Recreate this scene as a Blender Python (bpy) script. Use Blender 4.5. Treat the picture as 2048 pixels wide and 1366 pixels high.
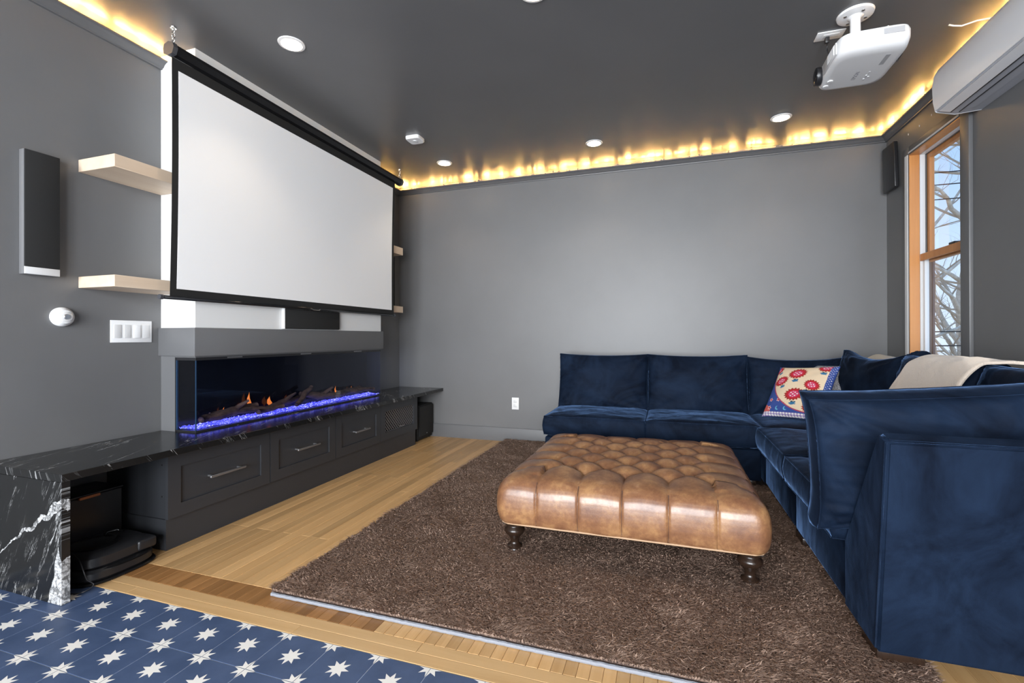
import bpy, bmesh, math, random
import numpy as np
from mathutils import Vector, Matrix, noise
random.seed(7); np.random.seed(7)
for o in list(bpy.data.objects): bpy.data.objects.remove(o)
S = bpy.context.scene; COL = S.collection
# ---------------------------------------------------------------- camera
FPX, YAW, PIT, ROL, CY = 937.16, .318, .0022, -.0021, -9.81
Z3 = Vector((0,0,1)); Fh = Vector((-math.sin(YAW), math.cos(YAW), 0)); R0 = Vector((math.cos(YAW), math.sin(YAW), 0))
Fw = Fh*math.cos(PIT)+Z3*math.sin(PIT); Up0 = -Fh*math.sin(PIT)+Z3*math.cos(PIT)
Rt = R0*math.cos(ROL)+Up0*math.sin(ROL); Up = -R0*math.sin(ROL)+Up0*math.cos(ROL)
cd = bpy.data.cameras.new('camera'); cam = bpy.data.objects.new('camera', cd); COL.objects.link(cam)
M = Matrix.Identity(4)
for i in range(3): M[i][0], M[i][1], M[i][2] = Rt[i], Up[i], -Fw[i]
M[2][3] = 1.0; cam.matrix_world = M
cd.sensor_width = 36; cd.sensor_fit = 'HORIZONTAL'; cd.lens = FPX/2048*36; cd.shift_y = CY/2048; cd.clip_start = .02; cd.clip_end = 300
S.camera = cam
S.view_settings.view_transform = 'Standard'; S.view_settings.look = 'None'; S.view_settings.gamma = 1
S.view_settings.use_curve_mapping = False; S.view_settings.exposure = 0.68
# ---------------------------------------------------------------- world, sun + added fill lamps
W = bpy.data.worlds.new('world'); S.world = W; W.use_nodes = True; wn = W.node_tree; wn.nodes.clear()
wo = wn.nodes.new('ShaderNodeOutputWorld'); wb = wn.nodes.new('ShaderNodeBackground'); wr = wn.nodes.new('ShaderNodeValToRGB')
wt = wn.nodes.new('ShaderNodeTexCoord'); wsx = wn.nodes.new('ShaderNodeSeparateXYZ')
wn.links.new(wt.outputs['Generated'], wsx.inputs[0]); wn.links.new(wsx.outputs['Z'], wr.inputs[0])
wr.color_ramp.elements[0].position = 0.0; wr.color_ramp.elements[0].color = (.66,.79,.95,1)
wr.color_ramp.elements[1].position = .45; wr.color_ramp.elements[1].color = (.22,.45,.86,1)
wn.links.new(wr.outputs[0], wb.inputs[0]); wb.inputs[1].default_value = 0.85; wn.links.new(wb.outputs[0], wo.inputs[0])
def area(name, loc, rot, sx, sy, power, color):
    l = bpy.data.lights.new(name, 'AREA'); l.shape = 'RECTANGLE'; l.size = sx; l.size_y = sy; l.energy = power; l.color = color
    o = bpy.data.objects.new(name, l); COL.objects.link(o); o.location = loc; o.rotation_euler = rot; return o
sl = bpy.data.lights.new('sun', 'SUN'); sl.energy = 2.2; sl.angle = math.radians(.6); sl.color = (1,.93,.82)
so = bpy.data.objects.new('sun', sl); COL.objects.link(so); so.rotation_euler = (math.radians(52), 0, math.radians(-150+180+130))
# added area lamps as frontal fill, at assumed unseen windows behind the camera
DAY_FILL = (.93,.965,1)
for i,x in enumerate((-1.75,-.5,.75)):
    area('added_daylight_fill', (x,-2.85,1.35), (math.radians(90),0,0), 1.05, 2.1, 126, DAY_FILL)
# ---------------------------------------------------------------- materials
MT = {}
def mat(name, color=(.5,.5,.5), rough=.5, metal=0, **k):
    m = bpy.data.materials.new(name); m.use_nodes = True; n = m.node_tree; b = n.nodes['Principled BSDF']
    b.inputs['Base Color'].default_value = (*color,1); b.inputs['Roughness'].default_value = rough; b.inputs['Metallic'].default_value = metal
    for kk,v in k.items():
        b.inputs[kk.replace('_',' ')].default_value = (*v,1) if isinstance(v,tuple) else v
    MT[name] = m; return m
def N(m, t, **k):
    nd = m.node_tree.nodes.new('ShaderNode'+t)
    for a,v in k.items(): setattr(nd, a, v)
    return nd
def L(m, a, b): m.node_tree.links.new(a, b)
def bs(m): return m.node_tree.nodes['Principled BSDF']
def pos(m, scale=(1,1,1), obj=False):
    mp = N(m,'Mapping'); mp.inputs['Scale'].default_value = scale
    if obj: L(m, N(m,'TexCoord').outputs['Object'], mp.inputs[0])
    else: L(m, N(m,'NewGeometry').outputs['Position'], mp.inputs[0])
    return mp
def noise_n(m, vec, scale, detail=4, rough=.55, dist=0):
    n = N(m,'TexNoise'); n.inputs['Scale'].default_value = scale; n.inputs['Detail'].default_value = detail
    n.inputs['Roughness'].default_value = rough; n.inputs['Distortion'].default_value = dist
    L(m, vec.outputs[0], n.inputs['Vector']); return n
def ramp(m, src, stops):
    r = N(m,'ValToRGB'); e = r.color_ramp.elements
    while len(e) < len(stops): e.new(.5)
    for i,(p,c) in enumerate(stops): e[i].position = p; e[i].color = (*c,1)
    L(m, src, r.inputs[0]); return r
def bump(m, src, strength, dist=.002):
    b = N(m,'Bump'); b.inputs['Strength'].default_value = strength; b.inputs['Distance'].default_value = dist
    L(m, src, b.inputs['Height']); L(m, b.outputs[0], bs(m).inputs['Normal']); return b
def painted(name, c, rough, var=.06, bstr=.12):
    m = mat(name, c, rough); p = pos(m)
    n = noise_n(m, p, 1.7, 5); r = ramp(m, n.outputs[0], [(.3,tuple(x*(1-var) for x in c)),(.7,tuple(x*(1+var) for x in c))])
    L(m, r.outputs[0], bs(m).inputs['Base Color'])
    n2 = noise_n(m, p, 160, 2); bump(m, n2.outputs[0], bstr, .001); return m
WALL = painted('wall_paint', (.140,.140,.142), .42)
CEIL = painted('ceiling_paint', (.118,.118,.120), .34)
CAB = painted('cabinet_paint', (.034,.036,.041), .42, .04, .05)
TRIM = painted('trim_paint', (.115,.115,.118), .36, .04, .04)
MANT = painted('mantel_paint', (.125,.126,.130), .35, .04, .05)
WHITE = painted('white_paint', (.80,.80,.79), .5, .02, .08)
PLAS = mat('white_plastic', (.80,.80,.80), .32)
PLAS2 = mat('pale_plastic', (.66,.66,.66), .3)
ACM = mat('ac_plastic', (.74,.745,.76), .28)
ACD = mat('ac_louver', (.42,.43,.47), .33)
BLK = mat('black_plastic', (.016,.016,.018), .33)
BLKM = mat('matte_black', (.012,.012,.012), .8)
BLKG = mat('gloss_black', (.008,.008,.009), .15)
METAL = mat('steel', (.62,.62,.62), .25, 1)
NICK = mat('dark_nickel', (.34,.34,.35), .35, .8)
COPP = mat('copper_tab', (.42,.15,.06), .4, .3)
CLOTHB = mat('grille_cloth', (.014,.014,.014), .95)
_p = pos(CLOTHB); _n = noise_n(CLOTHB,_p,900,1); bump(CLOTHB,_n.outputs[0],.5,.001)
SCR = mat('screen_fabric', (.92,.92,.92), .85)
SCRB = mat('screen_border', (.010,.010,.010), .85)
# wood (shelves, boards, window)
def wood(name, c1, c2, sc, rough, rnd=0.0, axis='y', c3=None):
    m = mat(name, c1, rough); s = {'y':(28,1.4,28),'x':(1.4,28,28),'z':(28,28,1.4)}[axis]
    mp = N(m,'Mapping'); mp.inputs['Scale'].default_value = tuple(a*sc for a in s)
    g = N(m,'NewGeometry'); oi = N(m,'ObjectInfo'); ad = N(m,'VectorMath', operation='ADD')
    mu = N(m,'VectorMath', operation='SCALE'); cmb = N(m,'CombineXYZ')
    L(m, oi.outputs['Random'], cmb.inputs[0]); L(m, oi.outputs['Random'], cmb.inputs[1]); L(m, cmb.outputs[0], mu.inputs[0]); mu.inputs['Scale'].default_value = 13
    L(m, g.outputs['Position'], ad.inputs[0]); L(m, mu.outputs[0], ad.inputs[1]); L(m, ad.outputs[0], mp.inputs[0])
    n = noise_n(m, mp, 1, 6, .6, .6); r = ramp(m, n.outputs[0], [(.28,c1),(.72,c2)])
    hs = N(m,'HueSaturation'); mr = N(m,'MapRange'); mr.inputs['To Min'].default_value = 1-rnd; mr.inputs['To Max'].default_value = 1+rnd
    L(m, oi.outputs['Random'], mr.inputs[0]); L(m, mr.outputs[0], hs.inputs['Value']); L(m, r.outputs[0], hs.inputs['Color'])
    L(m, hs.outputs[0], bs(m).inputs['Base Color']); bump(m, n.outputs[0], .06, .002); return m
OAK = wood('oak_floor', (.50,.285,.115), (.64,.40,.185), 1, .33, .20)
OAKX = wood('oak_border', (.54,.33,.145), (.63,.41,.20), 1, .33, .06, 'x')
OAKD = wood('oak_dark', (.235,.105,.032), (.38,.19,.070), 1, .33, .22)
SHELF = wood('birch_shelf', (.62,.47,.34), (.72,.58,.44), .6, .5, .03)
WINW = wood('window_wood', (.44,.175,.05), (.56,.25,.08), .7, .32, .03, 'z')
LEG = wood('walnut_leg', (.016,.009,.006), (.030,.016,.010), .8, .25, 0, 'z')
# star tiles
TILE = mat('tile_blue', (.045,.082,.205), .42); _p = pos(TILE)
_n = noise_n(TILE,_p,9,5,.6); _r = ramp(TILE,_n.outputs[0],[(.3,(.040,.068,.140)),(.7,(.066,.100,.190))]); L(TILE,_r.outputs[0],bs(TILE).inputs['Base Color'])
STAR = mat('tile_star', (.80,.77,.72), .5)
GROUT = mat('grout', (.36,.41,.50), .8)
# marble
def marble(name, plane, patch=False):
    m = mat(name, (.012,.012,.013), .2); g = N(m,'NewGeometry'); sp = N(m,'SeparateXYZ'); L(m,g.outputs['Position'],sp.inputs[0])
    def mth(op,a,b=None,clamp=False):
        n = N(m,'Math',operation=op); n.use_clamp = clamp
        for k,v in enumerate((a,b)):
            if v is None: continue
            if isinstance(v,(int,float)): n.inputs[k].default_value = v
            else: L(m,v,n.inputs[k])
        return n.outputs[0]
    P = sp.outputs['X']; Q = sp.outputs['Z' if plane == 'xz' else 'Y']; Zo = sp.outputs['Z']
    ca, sa = (.42,.907) if plane == 'xz' else (-.50,.866)          # streak direction
    along = mth('ADD',mth('MULTIPLY',P,ca),mth('MULTIPLY',Q,sa)); across = mth('SUBTRACT',mth('MULTIPLY',P,sa),mth('MULTIPLY',Q,ca))
    across = mth('ADD', across, mth('MULTIPLY', Zo, .45 if plane == 'xy' else 0.0))
    def streak(sa_, sb_, off, w, br, mask):
        c = N(m,'CombineXYZ'); L(m,mth('MULTIPLY',along,sa_),c.inputs[0]); L(m,mth('MULTIPLY',across,sb_),c.inputs[1]); c.inputs[2].default_value = off
        n = noise_n(m,c,1,7,.66,.35); d = mth('ABSOLUTE',mth('SUBTRACT',n.outputs[0],.5)); v = ramp(m,d,[(0,(br,)*3),(w,(0,0,0))])
        c2 = N(m,'CombineXYZ'); L(m,mth('MULTIPLY',along,3.2),c2.inputs[0]); L(m,mth('MULTIPLY',across,6),c2.inputs[1]); c2.inputs[2].default_value = off+4
        k = noise_n(m,c2,1,3); kk = ramp(m,k.outputs[0],[(mask,(0,0,0)),(mask+.14,(1,1,1))])
        return mth('MULTIPLY',v.outputs[0],kk.outputs[0])
    tot = mth('ADD',streak(1.2,8,0,.0065 if plane == 'xz' else .0095,.50,.50 if plane == 'xz' else .46),streak(1.6,14,7,.0055,.26,.50)); tot = mth('ADD',tot,streak(.8,4.5,21,.0070,.60,.55))
    wob = N(m,'TexNoise'); wob.inputs['Scale'].default_value = 14; wob.inputs['Detail'].default_value = 7; L(m,g.outputs['Position'],wob.inputs['Vector']); wv = mth('SUBTRACT',wob.outputs[0],.5)
    fine = N(m,'TexNoise'); fine.inputs['Scale'].default_value = 38; fine.inputs['Detail'].default_value = 6; fine.inputs['Roughness'].default_value = .75; fine.inputs['Distortion'].default_value = 1.5; L(m,g.outputs['Position'],fine.inputs['Vector'])
    fr_ = ramp(m,fine.outputs[0],[(.44,(.02,)*3),(.60,(.55,)*3)])
    if patch:
        # broad vein rising to the right and the crystal wedge at the lower right corner
        dl = mth('ABSOLUTE',mth('ADD',mth('SUBTRACT',mth('SUBTRACT',Q,.158),mth('MULTIPLY',mth('ADD',P,2.524),.60)),mth('MULTIPLY',wv,.10)))
        wid = mth('ADD',.004,mth('MULTIPLY',mth('ADD',P,2.45),.055)); wid = mth('MAXIMUM',wid,.003)
        l1 = mth('LESS_THAN',dl,wid); tot = mth('ADD',tot,mth('MULTIPLY',l1,mth('ADD',fr_.outputs[0],.05)))
        dw = mth('ADD',mth('ABSOLUTE',mth('ADD',P,2.166)),mth('MULTIPLY',wv,.05)); ww = mth('MULTIPLY',mth('SUBTRACT',.225,Q),.27); l2 = mth('LESS_THAN',dw,ww)
        tot = mth('ADD',tot,mth('MULTIPLY',l2,mth('ADD',fr_.outputs[0],.08)))
    tot = mth('ADD',mth('MINIMUM',tot,.70),.0115); cb = N(m,'CombineXYZ'); 
    for k in range(3): L(m,tot,cb.inputs[k])
    L(m,cb.outputs[0],bs(m).inputs['Base Color']); return m
MARB = marble('marble_top','xy'); MARBL = marble('marble_end','xz',True)
# velvet
def velvet(name, c1, c2):
    m = mat(name, c1, .7, 0, Sheen_Weight=.5, Sheen_Roughness=.22, Sheen_Tint=(.22,.39,.76), Specular_IOR_Level=.08)
    p = pos(m); n = noise_n(m,p,3.2,6,.66,1.4); r = ramp(m,n.outputs[0],[(.36,c1),(.66,c2)]); L(m,r.outputs[0],bs(m).inputs['Base Color'])
    n3 = noise_n(m,pos(m,(1,1,.45)),7,5,.7,2.0); mr = N(m,'MapRange'); mr.inputs['From Min'].default_value=.34; mr.inputs['From Max'].default_value=.68; mr.inputs['To Min'].default_value=.16; mr.inputs['To Max'].default_value=.80
    L(m,n3.outputs[0],mr.inputs[0]); L(m,mr.outputs[0],bs(m).inputs['Sheen Weight'])
    n2 = noise_n(m,p,260,2); b1 = bump(m,n2.outputs[0],.25,.0015)
    n4 = noise_n(m,pos(m,(1,1,.6)),5,3,.5,.3); b2 = N(m,'Bump'); b2.inputs['Strength'].default_value = .35; b2.inputs['Distance'].default_value = .015; L(m,n4.outputs[0],b2.inputs['Height']); L(m,b2.outputs[0],b1.inputs['Normal']); return m
VEL = velvet('navy_velvet', (.0022,.0052,.013), (.0080,.0170,.038))
# leather
LEA = mat('leather', (.3,.14,.06), .34, 0, Coat_Weight=.25, Coat_Roughness=.25)
_p = pos(LEA); _n = noise_n(LEA,_p,8,9,.76,.1); _r = ramp(LEA,_n.outputs[0],[(.34,(.125,.050,.026)),(.50,(.215,.100,.047)),(.68,(.37,.20,.088))]); L(LEA,_r.outputs[0],bs(LEA).inputs['Base Color'])
_n2 = noise_n(LEA,_p,220,3); _r2 = ramp(LEA,_n.outputs[0],[(.3,(.46,)*3),(.7,(.27,)*3)]); L(LEA,_r2.outputs[0],bs(LEA).inputs['Roughness']); bump(LEA,_n2.outputs[0],.22,.0012)
PIPE = mat('tan_piping', (.42,.27,.16), .6)
# rug
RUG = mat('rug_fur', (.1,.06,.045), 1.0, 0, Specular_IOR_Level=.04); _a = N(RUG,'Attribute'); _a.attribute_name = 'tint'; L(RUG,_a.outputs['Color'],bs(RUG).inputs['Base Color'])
_g = N(RUG,'NewGeometry'); _v = N(RUG,'VectorMath',operation='ADD'); _v.inputs[1].default_value = (0,0,1.3); _w = N(RUG,'VectorMath',operation='NORMALIZE'); L(RUG,_g.outputs['Normal'],_v.inputs[0]); L(RUG,_v.outputs[0],_w.inputs[0]); L(RUG,_w.outputs[0],bs(RUG).inputs['Normal'])
RUGB = mat('rug_backing', (.08,.052,.042), .95)
PAD = mat('rug_pad', (.24,.25,.28), .95); _p = pos(PAD); _n = noise_n(PAD,_p,140,3); bump(PAD,_n.outputs[0],.6,.004)
THROW = mat('cream_wool', (.66,.56,.47), .95, 0, Sheen_Weight=.4); _p = pos(THROW); _n = noise_n(THROW,_p,170,3); bump(THROW,_n.outputs[0],.8,.004)
TWEED = mat('grey_tweed', (.3,.3,.31), .95); _p = pos(TWEED); _n = noise_n(TWEED,_p,230,2); _r = ramp(TWEED,_n.outputs[0],[(.38,(.09,.09,.10)),(.62,(.42,.42,.44))]); L(TWEED,_r.outputs[0],bs(TWEED).inputs['Base Color']); bump(TWEED,_n.outputs[0],.6,.002)
PRINT = mat('printed_cotton', (.8,.7,.55), .85); _a = N(PRINT,'Attribute'); _a.attribute_name = 'print'; L(PRINT,_a.outputs['Color'],bs(PRINT).inputs['Base Color'])
def emit(name, c, s):
    m = mat(name, (0,0,0), .5); bs(m).inputs['Emission Color'].default_value = (*c,1); bs(m).inputs['Emission Strength'].default_value = s; return m
LAMP = emit('lamp_glow', (1,.80,.55), 14)
COVE = emit('led_warm', (1,.55,.16), 110)
_p = pos(COVE); _n = noise_n(COVE,_p,11,3,.7); _m = N(COVE,'MapRange'); _m.inputs['From Min'].default_value=.40; _m.inputs['From Max'].default_value=.68; _m.inputs['To Min'].default_value=12; _m.inputs['To Max'].default_value=420
L(COVE,_n.outputs[0],_m.inputs[0]); L(COVE,_m.outputs[0],bs(COVE).inputs['Emission Strength'])
FLAME = emit('flame_glow', (1,.24,.03), .8)
LOG = mat('driftwood', (.09,.045,.025), .8); _p = pos(LOG,(1,.4,1)); _n = noise_n(LOG,_p,26,5,.7); _r = ramp(LOG,_n.outputs[0],[(.35,(.035,.016,.010)),(.7,(.19,.10,.055))]); L(LOG,_r.outputs[0],bs(LOG).inputs['Base Color']); bump(LOG,_n.outputs[0],.9,.01)
CRYS = mat('blue_crystal', (.25,.25,.9), .2); _p = pos(CRYS); _v = N(CRYS,'TexVoronoi'); _v.inputs['Scale'].default_value = 115; L(CRYS,_p.outputs[0],_v.inputs['Vector'])
_r = ramp(CRYS,_v.outputs['Color'],[(.20,(.004,.004,.12)),(.45,(.03,.03,.75)),(.62,(.08,.07,1.0)),(.85,(.75,.75,1.0))]); L(CRYS,_r.outputs[0],bs(CRYS).inputs['Emission Color']); bs(CRYS).inputs['Emission Strength'].default_value = .9
def glass(name, tint, spec=1.0):
    m = bpy.data.materials.new(name); m.use_nodes = True; n = m.node_tree; n.nodes.clear()
    o = n.nodes.new('ShaderNodeOutputMaterial'); mx = n.nodes.new('ShaderNodeMixShader'); t = n.nodes.new('ShaderNodeBsdfTransparent'); gl = n.nodes.new('ShaderNodeBsdfGlossy')
    fr = n.nodes.new('ShaderNodeFresnel'); fr.inputs[0].default_value = 1.45; ge = n.nodes.new('ShaderNodeNewGeometry'); mm = n.nodes.new('ShaderNodeMath'); mm.operation = 'SUBTRACT'; mm.use_clamp = True; n.links.new(fr.outputs[0],mm.inputs[0]); n.links.new(ge.outputs['Backfacing'],mm.inputs[1]); t.inputs[0].default_value = (*tint,1); gl.inputs['Roughness'].default_value = .01
    gl.inputs[0].default_value = (spec,spec,spec,1)
    n.links.new(mm.outputs[0],mx.inputs[0]); n.links.new(t.outputs[0],mx.inputs[1]); n.links.new(gl.outputs[0],mx.inputs[2]); n.links.new(mx.outputs[0],o.inputs[0]); return m
GLS = glass('window_glass', (.97,.98,.99)); FGL = glass('fire_glass', (.80,.83,.92), .8)
BARK = mat('bark', (.52,.43,.33), .9); _p = pos(BARK); _n = noise_n(BARK,_p,3,5,.7); _r = ramp(BARK,_n.outputs[0],[(.35,(.42,.33,.24)),(.65,(.85,.76,.64))]); L(BARK,_r.outputs[0],bs(BARK).inputs['Base Color'])
TWIG = mat('twig', (.50,.40,.30), .9)
GND = painted('leaf_ground', (.23,.17,.11), .95, .5, .5)
# ---------------------------------------------------------------- mesh helpers
def link(name, me, m, parent=None):
    o = bpy.data.objects.new(name, me); COL.objects.link(o)
    if m is not None:
        for x in (m if isinstance(m,(list,tuple)) else [m]): me.materials.append(x)
    if parent: o.parent = parent
    return o
def obj(name, bm, m, parent=None, smooth=False, ang=None):
    me = bpy.data.meshes.new(name); bm.normal_update(); bm.to_mesh(me); bm.free()
    if smooth or ang:
        me.polygons.foreach_set('use_smooth', [True]*len(me.polygons))
        if ang: me.set_sharp_from_angle(angle=math.radians(ang))
    o = link(name, me, m, parent)
    if parent: # meshes are authored in world space; thing empties carry the offset
        o.matrix_parent_inverse = parent_world(parent).inverted()
    return o
def parent_world(p):
    m = Matrix.LocRotScale(p.location, p.rotation_euler.to_quaternion(), p.scale) if False else Matrix.Translation(p.location)
    return m if not p.parent else m
def tag(o, label, cat, group=None, kind=None):
    o['label'] = label
    o['category'] = cat
    if group: o['group'] = group
    if kind: o['kind'] = kind
    return o
def thing(name, loc, label, cat, group=None):
    o = bpy.data.objects.new(name, None); COL.objects.link(o); o.location = loc; o.empty_display_size = .05
    return tag(o, label, cat, group)
def struct(o): o['kind'] = 'structure'; return o
def B(): return bmesh.new()
def box(bm, x0, x1, y0, y1, z0, z1, bev=0, seg=2, mi=0):
    r = bmesh.ops.create_cube(bm, size=1, matrix=Matrix.Translation(((x0+x1)/2,(y0+y1)/2,(z0+z1)/2)) @ Matrix.Diagonal((x1-x0,y1-y0,z1-z0,1)))
    if bev:
        es = {e for v in r['verts'] for e in v.link_edges}
        bmesh.ops.bevel(bm, geom=list(es), offset=bev, segments=seg, affect='EDGES', profile=.5)
    elif mi:
        for f in {f for v in r['verts'] for f in v.link_faces}: f.material_index = mi
    return bm
def bx(name, c, m, parent=None, bev=0, seg=2):
    return obj(name, box(B(), *c, bev, seg), m, parent, ang=40 if bev else None)
def cyl(bm, p0, p1, r0, r1=None, n=20, caps=True):
    p0 = Vector(p0); p1 = Vector(p1); d = p1-p0; r1 = r0 if r1 is None else r1
    q = d.to_track_quat('Z','Y').to_matrix().to_4x4()
    bmesh.ops.create_cone(bm, cap_ends=caps, segments=n, radius1=r0, radius2=r1, depth=d.length, matrix=Matrix.Translation((p0+p1)/2) @ q)
    return bm
def lathe(bm, c, prof, n=28, axis='z'):
    rings = []
    for r,h in prof:
        ring = []
        for k in range(n):
            a = 2*math.pi*k/n; p = (r*math.cos(a), r*math.sin(a), h)
            if axis == 'x': p = (p[2], p[0], p[1])
            if axis == 'y': p = (p[0], p[2], p[1])
            ring.append(bm.verts.new((c[0]+p[0], c[1]+p[1], c[2]+p[2])))
        rings.append(ring)
    for a,b in zip(rings, rings[1:]):
        for k in range(n): bm.faces.new((a[k], a[(k+1)%n], b[(k+1)%n], b[k]))
    bm.faces.new(rings[0][::-1]); bm.faces.new(rings[-1])
    bmesh.ops.recalc_face_normals(bm, faces=bm.faces[:]); return bm
def tube(bm, pts, r, n=8, closed=False, rs=None):
    pts = [Vector(p) for p in pts]; rings = []; up = Vector((0,0,1)); m = len(pts)
    for i,p in enumerate(pts):
        if closed: d = pts[(i+1)%m]-pts[i-1]
        else: d = pts[min(i+1,m-1)]-pts[max(i-1,0)]
        if d.length < 1e-9: d = Vector((0,0,1))
        d.normalize(); a = d.cross(up)
        if a.length < .15: a = d.cross(Vector((0,1,0)))
        a.normalize(); b = d.cross(a); rr = rs[i] if rs else r
        rings.append([bm.verts.new(p+(a*math.cos(2*math.pi*k/n)+b*math.sin(2*math.pi*k/n))*rr) for k in range(n)])
    for i in range(m if closed else m-1):
        A = rings[i]; Bq = rings[(i+1)%m]
        for k in range(n): bm.faces.new((A[k], A[(k+1)%n], Bq[(k+1)%n], Bq[k]))
    if not closed: bm.faces.new(rings[0]); bm.faces.new(rings[-1][::-1])
    return bm
def prism(bm, prof, fn, a, b):
    """extrude a 2-D profile between parameters a and b; fn(u,v,t)->xyz"""
    A = [bm.verts.new(fn(u,v,a)) for u,v in prof]; Bq = [bm.verts.new(fn(u,v,b)) for u,v in prof]; n = len(prof)
    for k in range(n): bm.faces.new((A[k], A[(k+1)%n], Bq[(k+1)%n], Bq[k]))
    bm.faces.new(A[::-1]); bm.faces.new(Bq); bmesh.ops.recalc_face_normals(bm, faces=bm.faces[:]); return bm
def gridmesh(name, P, closed_u=False, mats=None, parent=None, smooth=True):
    """P: (nu,nv,3) array"""
    nu,nv = P.shape[:2]; V = P.reshape(-1,3); i = np.arange(nu if closed_u else nu-1)[:,None]; j = np.arange(nv-1)[None,:]
    i2 = (i+1) % nu; F = np.stack([i*nv+j, i2*nv+j, i2*nv+j+1, i*nv+j+1], -1).reshape(-1,4)
    me = bpy.data.meshes.new(name); me.from_pydata(V.tolist(), [], F.tolist())
    if smooth: me.polygons.foreach_set('use_smooth', [True]*len(me.polygons))
    o = link(name, me, mats, parent)
    if parent: o.matrix_parent_inverse = parent_world(parent).inverted()
    return o
# ---------------------------------------------------------------- dimensions
XL, XR, YB, YR, ZC = -2.657, 1.603, 4.294, -2.6, 2.56
CZ = .491
# ---------------------------------------------------------------- room shell
floor = struct(bx('floor', (XL-.1, XR+.1, YR-.1, YB+.1, -.12, -.018), GROUT))
struct(bx('ceiling', (XL-.12, XR+.2, YR-.12, YB+.12, ZC, ZC+.1), CEIL))
struct(bx('wall_left', (XL-.12, XL, YR-.1, YB+.12, -.1, ZC), WALL))
struct(bx('wall_back', (XL-.12, XR+.2, YB, YB+.12, -.1, ZC), WALL))
# right wall with the tall window opening
WY0, WY1, WZ0, WZ1 = 3.238, 3.905, .62, 2.25
bm = B(); box(bm, XR, XR+.118, YR-.1, WY0, -.1, ZC); box(bm, XR, XR+.118, WY1, YB, -.1, ZC); box(bm, XR, XR+.118, WY0, WY1, -.1, WZ0); box(bm, XR, XR+.118, WY0, WY1, WZ1, ZC)
struct(obj('wall_right', bm, WALL))
# wall behind the camera: three tall windows, assumed, for the added fill lamps
bm = B(); xs = [XL, -2.3, -1.2, -1.05, .05, .2, 1.3, XR]
for a,b in ((xs[0],xs[1]),(xs[2],xs[3]),(xs[4],xs[5]),(xs[6],xs[7])): box(bm, a, b, YR-.12, YR, -.1, ZC)
for a,b in ((xs[1],xs[2]),(xs[3],xs[4]),(xs[5],xs[6])): box(bm, a, b, YR-.12, YR, -.1, .25); box(bm, a, b, YR-.12, YR, 2.4, ZC)
struct(obj('wall_rear', bm, WHITE))
for i,(a,b) in enumerate(((xs[1],xs[2]),(xs[3],xs[4]),(xs[5],xs[6]))):
    bm = B(); t = .04
    box(bm, a, a+t, YR-.09, YR-.03, .25, 2.4); box(bm, b-t, b, YR-.09, YR-.03, .25, 2.4); box(bm, a+t, b-t, YR-.09, YR-.03, .25, .29); box(bm, a+t, b-t, YR-.09, YR-.03, 2.36, 2.4); box(bm, a+t, b-t, YR-.08, YR-.04, 1.3, 1.34)
    w = struct(obj('window_%d' % (i+2), bm, WHITE));  # frames of the assumed rear windows, out of view
# floorboards (run along y), each a piece
def shared_box(name, w, l, h, m, bev=.0012):
    bm = B(); box(bm, -w/2, w/2, -l/2, l/2, -h, 0, bev, 1); me = bpy.data.meshes.new(name); bm.to_mesh(me); bm.free(); me.materials.append(m); return me
def piece(name, me, loc, parent):
    o = bpy.data.objects.new(name, me); COL.objects.link(o); o.location = loc; o.parent = parent; return o
bw = .057; cache = {}
nb = 0; k = 0; x = XL+.40
def board(x0, x1, y0, y1, m):
    w = round(x1-x0,4); l = round(y1-y0,3); key = (w,l,m.name)
    if key not in cache: cache[key] = shared_box('floorboard', w-.0008, l-.0010, .017, m)
    piece('floorboard', cache[key], ((x0+x1)/2,(y0+y1)/2,0), floor)
x = -2.28
while x < XR:
    y = 1.475; y1s = []; vis = x < -1.42 or x > .68
    if vis:
        while y < YB-.02:
            l = random.choice((.75,1.0,1.3,1.6)) if y > 1.5 else random.choice((.45,.8,1.1,1.5))
            if y+l > YB-.35: l = YB-y
            board(x, x+bw, y, round(y+l,3), OAK); y = round(y+l,3)
    else: board(x, x+bw, y, YB, OAK)
    x += bw
# cabinet-bay floor behind the plinth line
for xx in np.arange(XL, -2.28-.01, (2.657-2.28)/6): board(float(xx), float(xx)+(2.657-2.28)/6, 1.37, YB, OAK)
# darker short ends, then plain ones, and the two long border boards
x = -2.28; hw = .0475
while x < XR:
    m = OAKD if x < -.965 else OAK
    w = hw if x < -.965 else .0385
    board(x, x+w, 1.37, 1.475, m); x += w
for (y0,y1,cuts) in ((1.274,1.322,(XL,-2.02,-1.21,.1,XR)),(1.322,1.37,(XL,-2.33,-.76,.7,XR))):
    for a,b in zip(cuts,cuts[1:]):
        bm = B(); box(bm, a+.0005, b-.0005, y0+.0005, y1-.0005, -.017, 0, .001, 1); obj('floorboard', bm, OAKX, floor)
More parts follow.
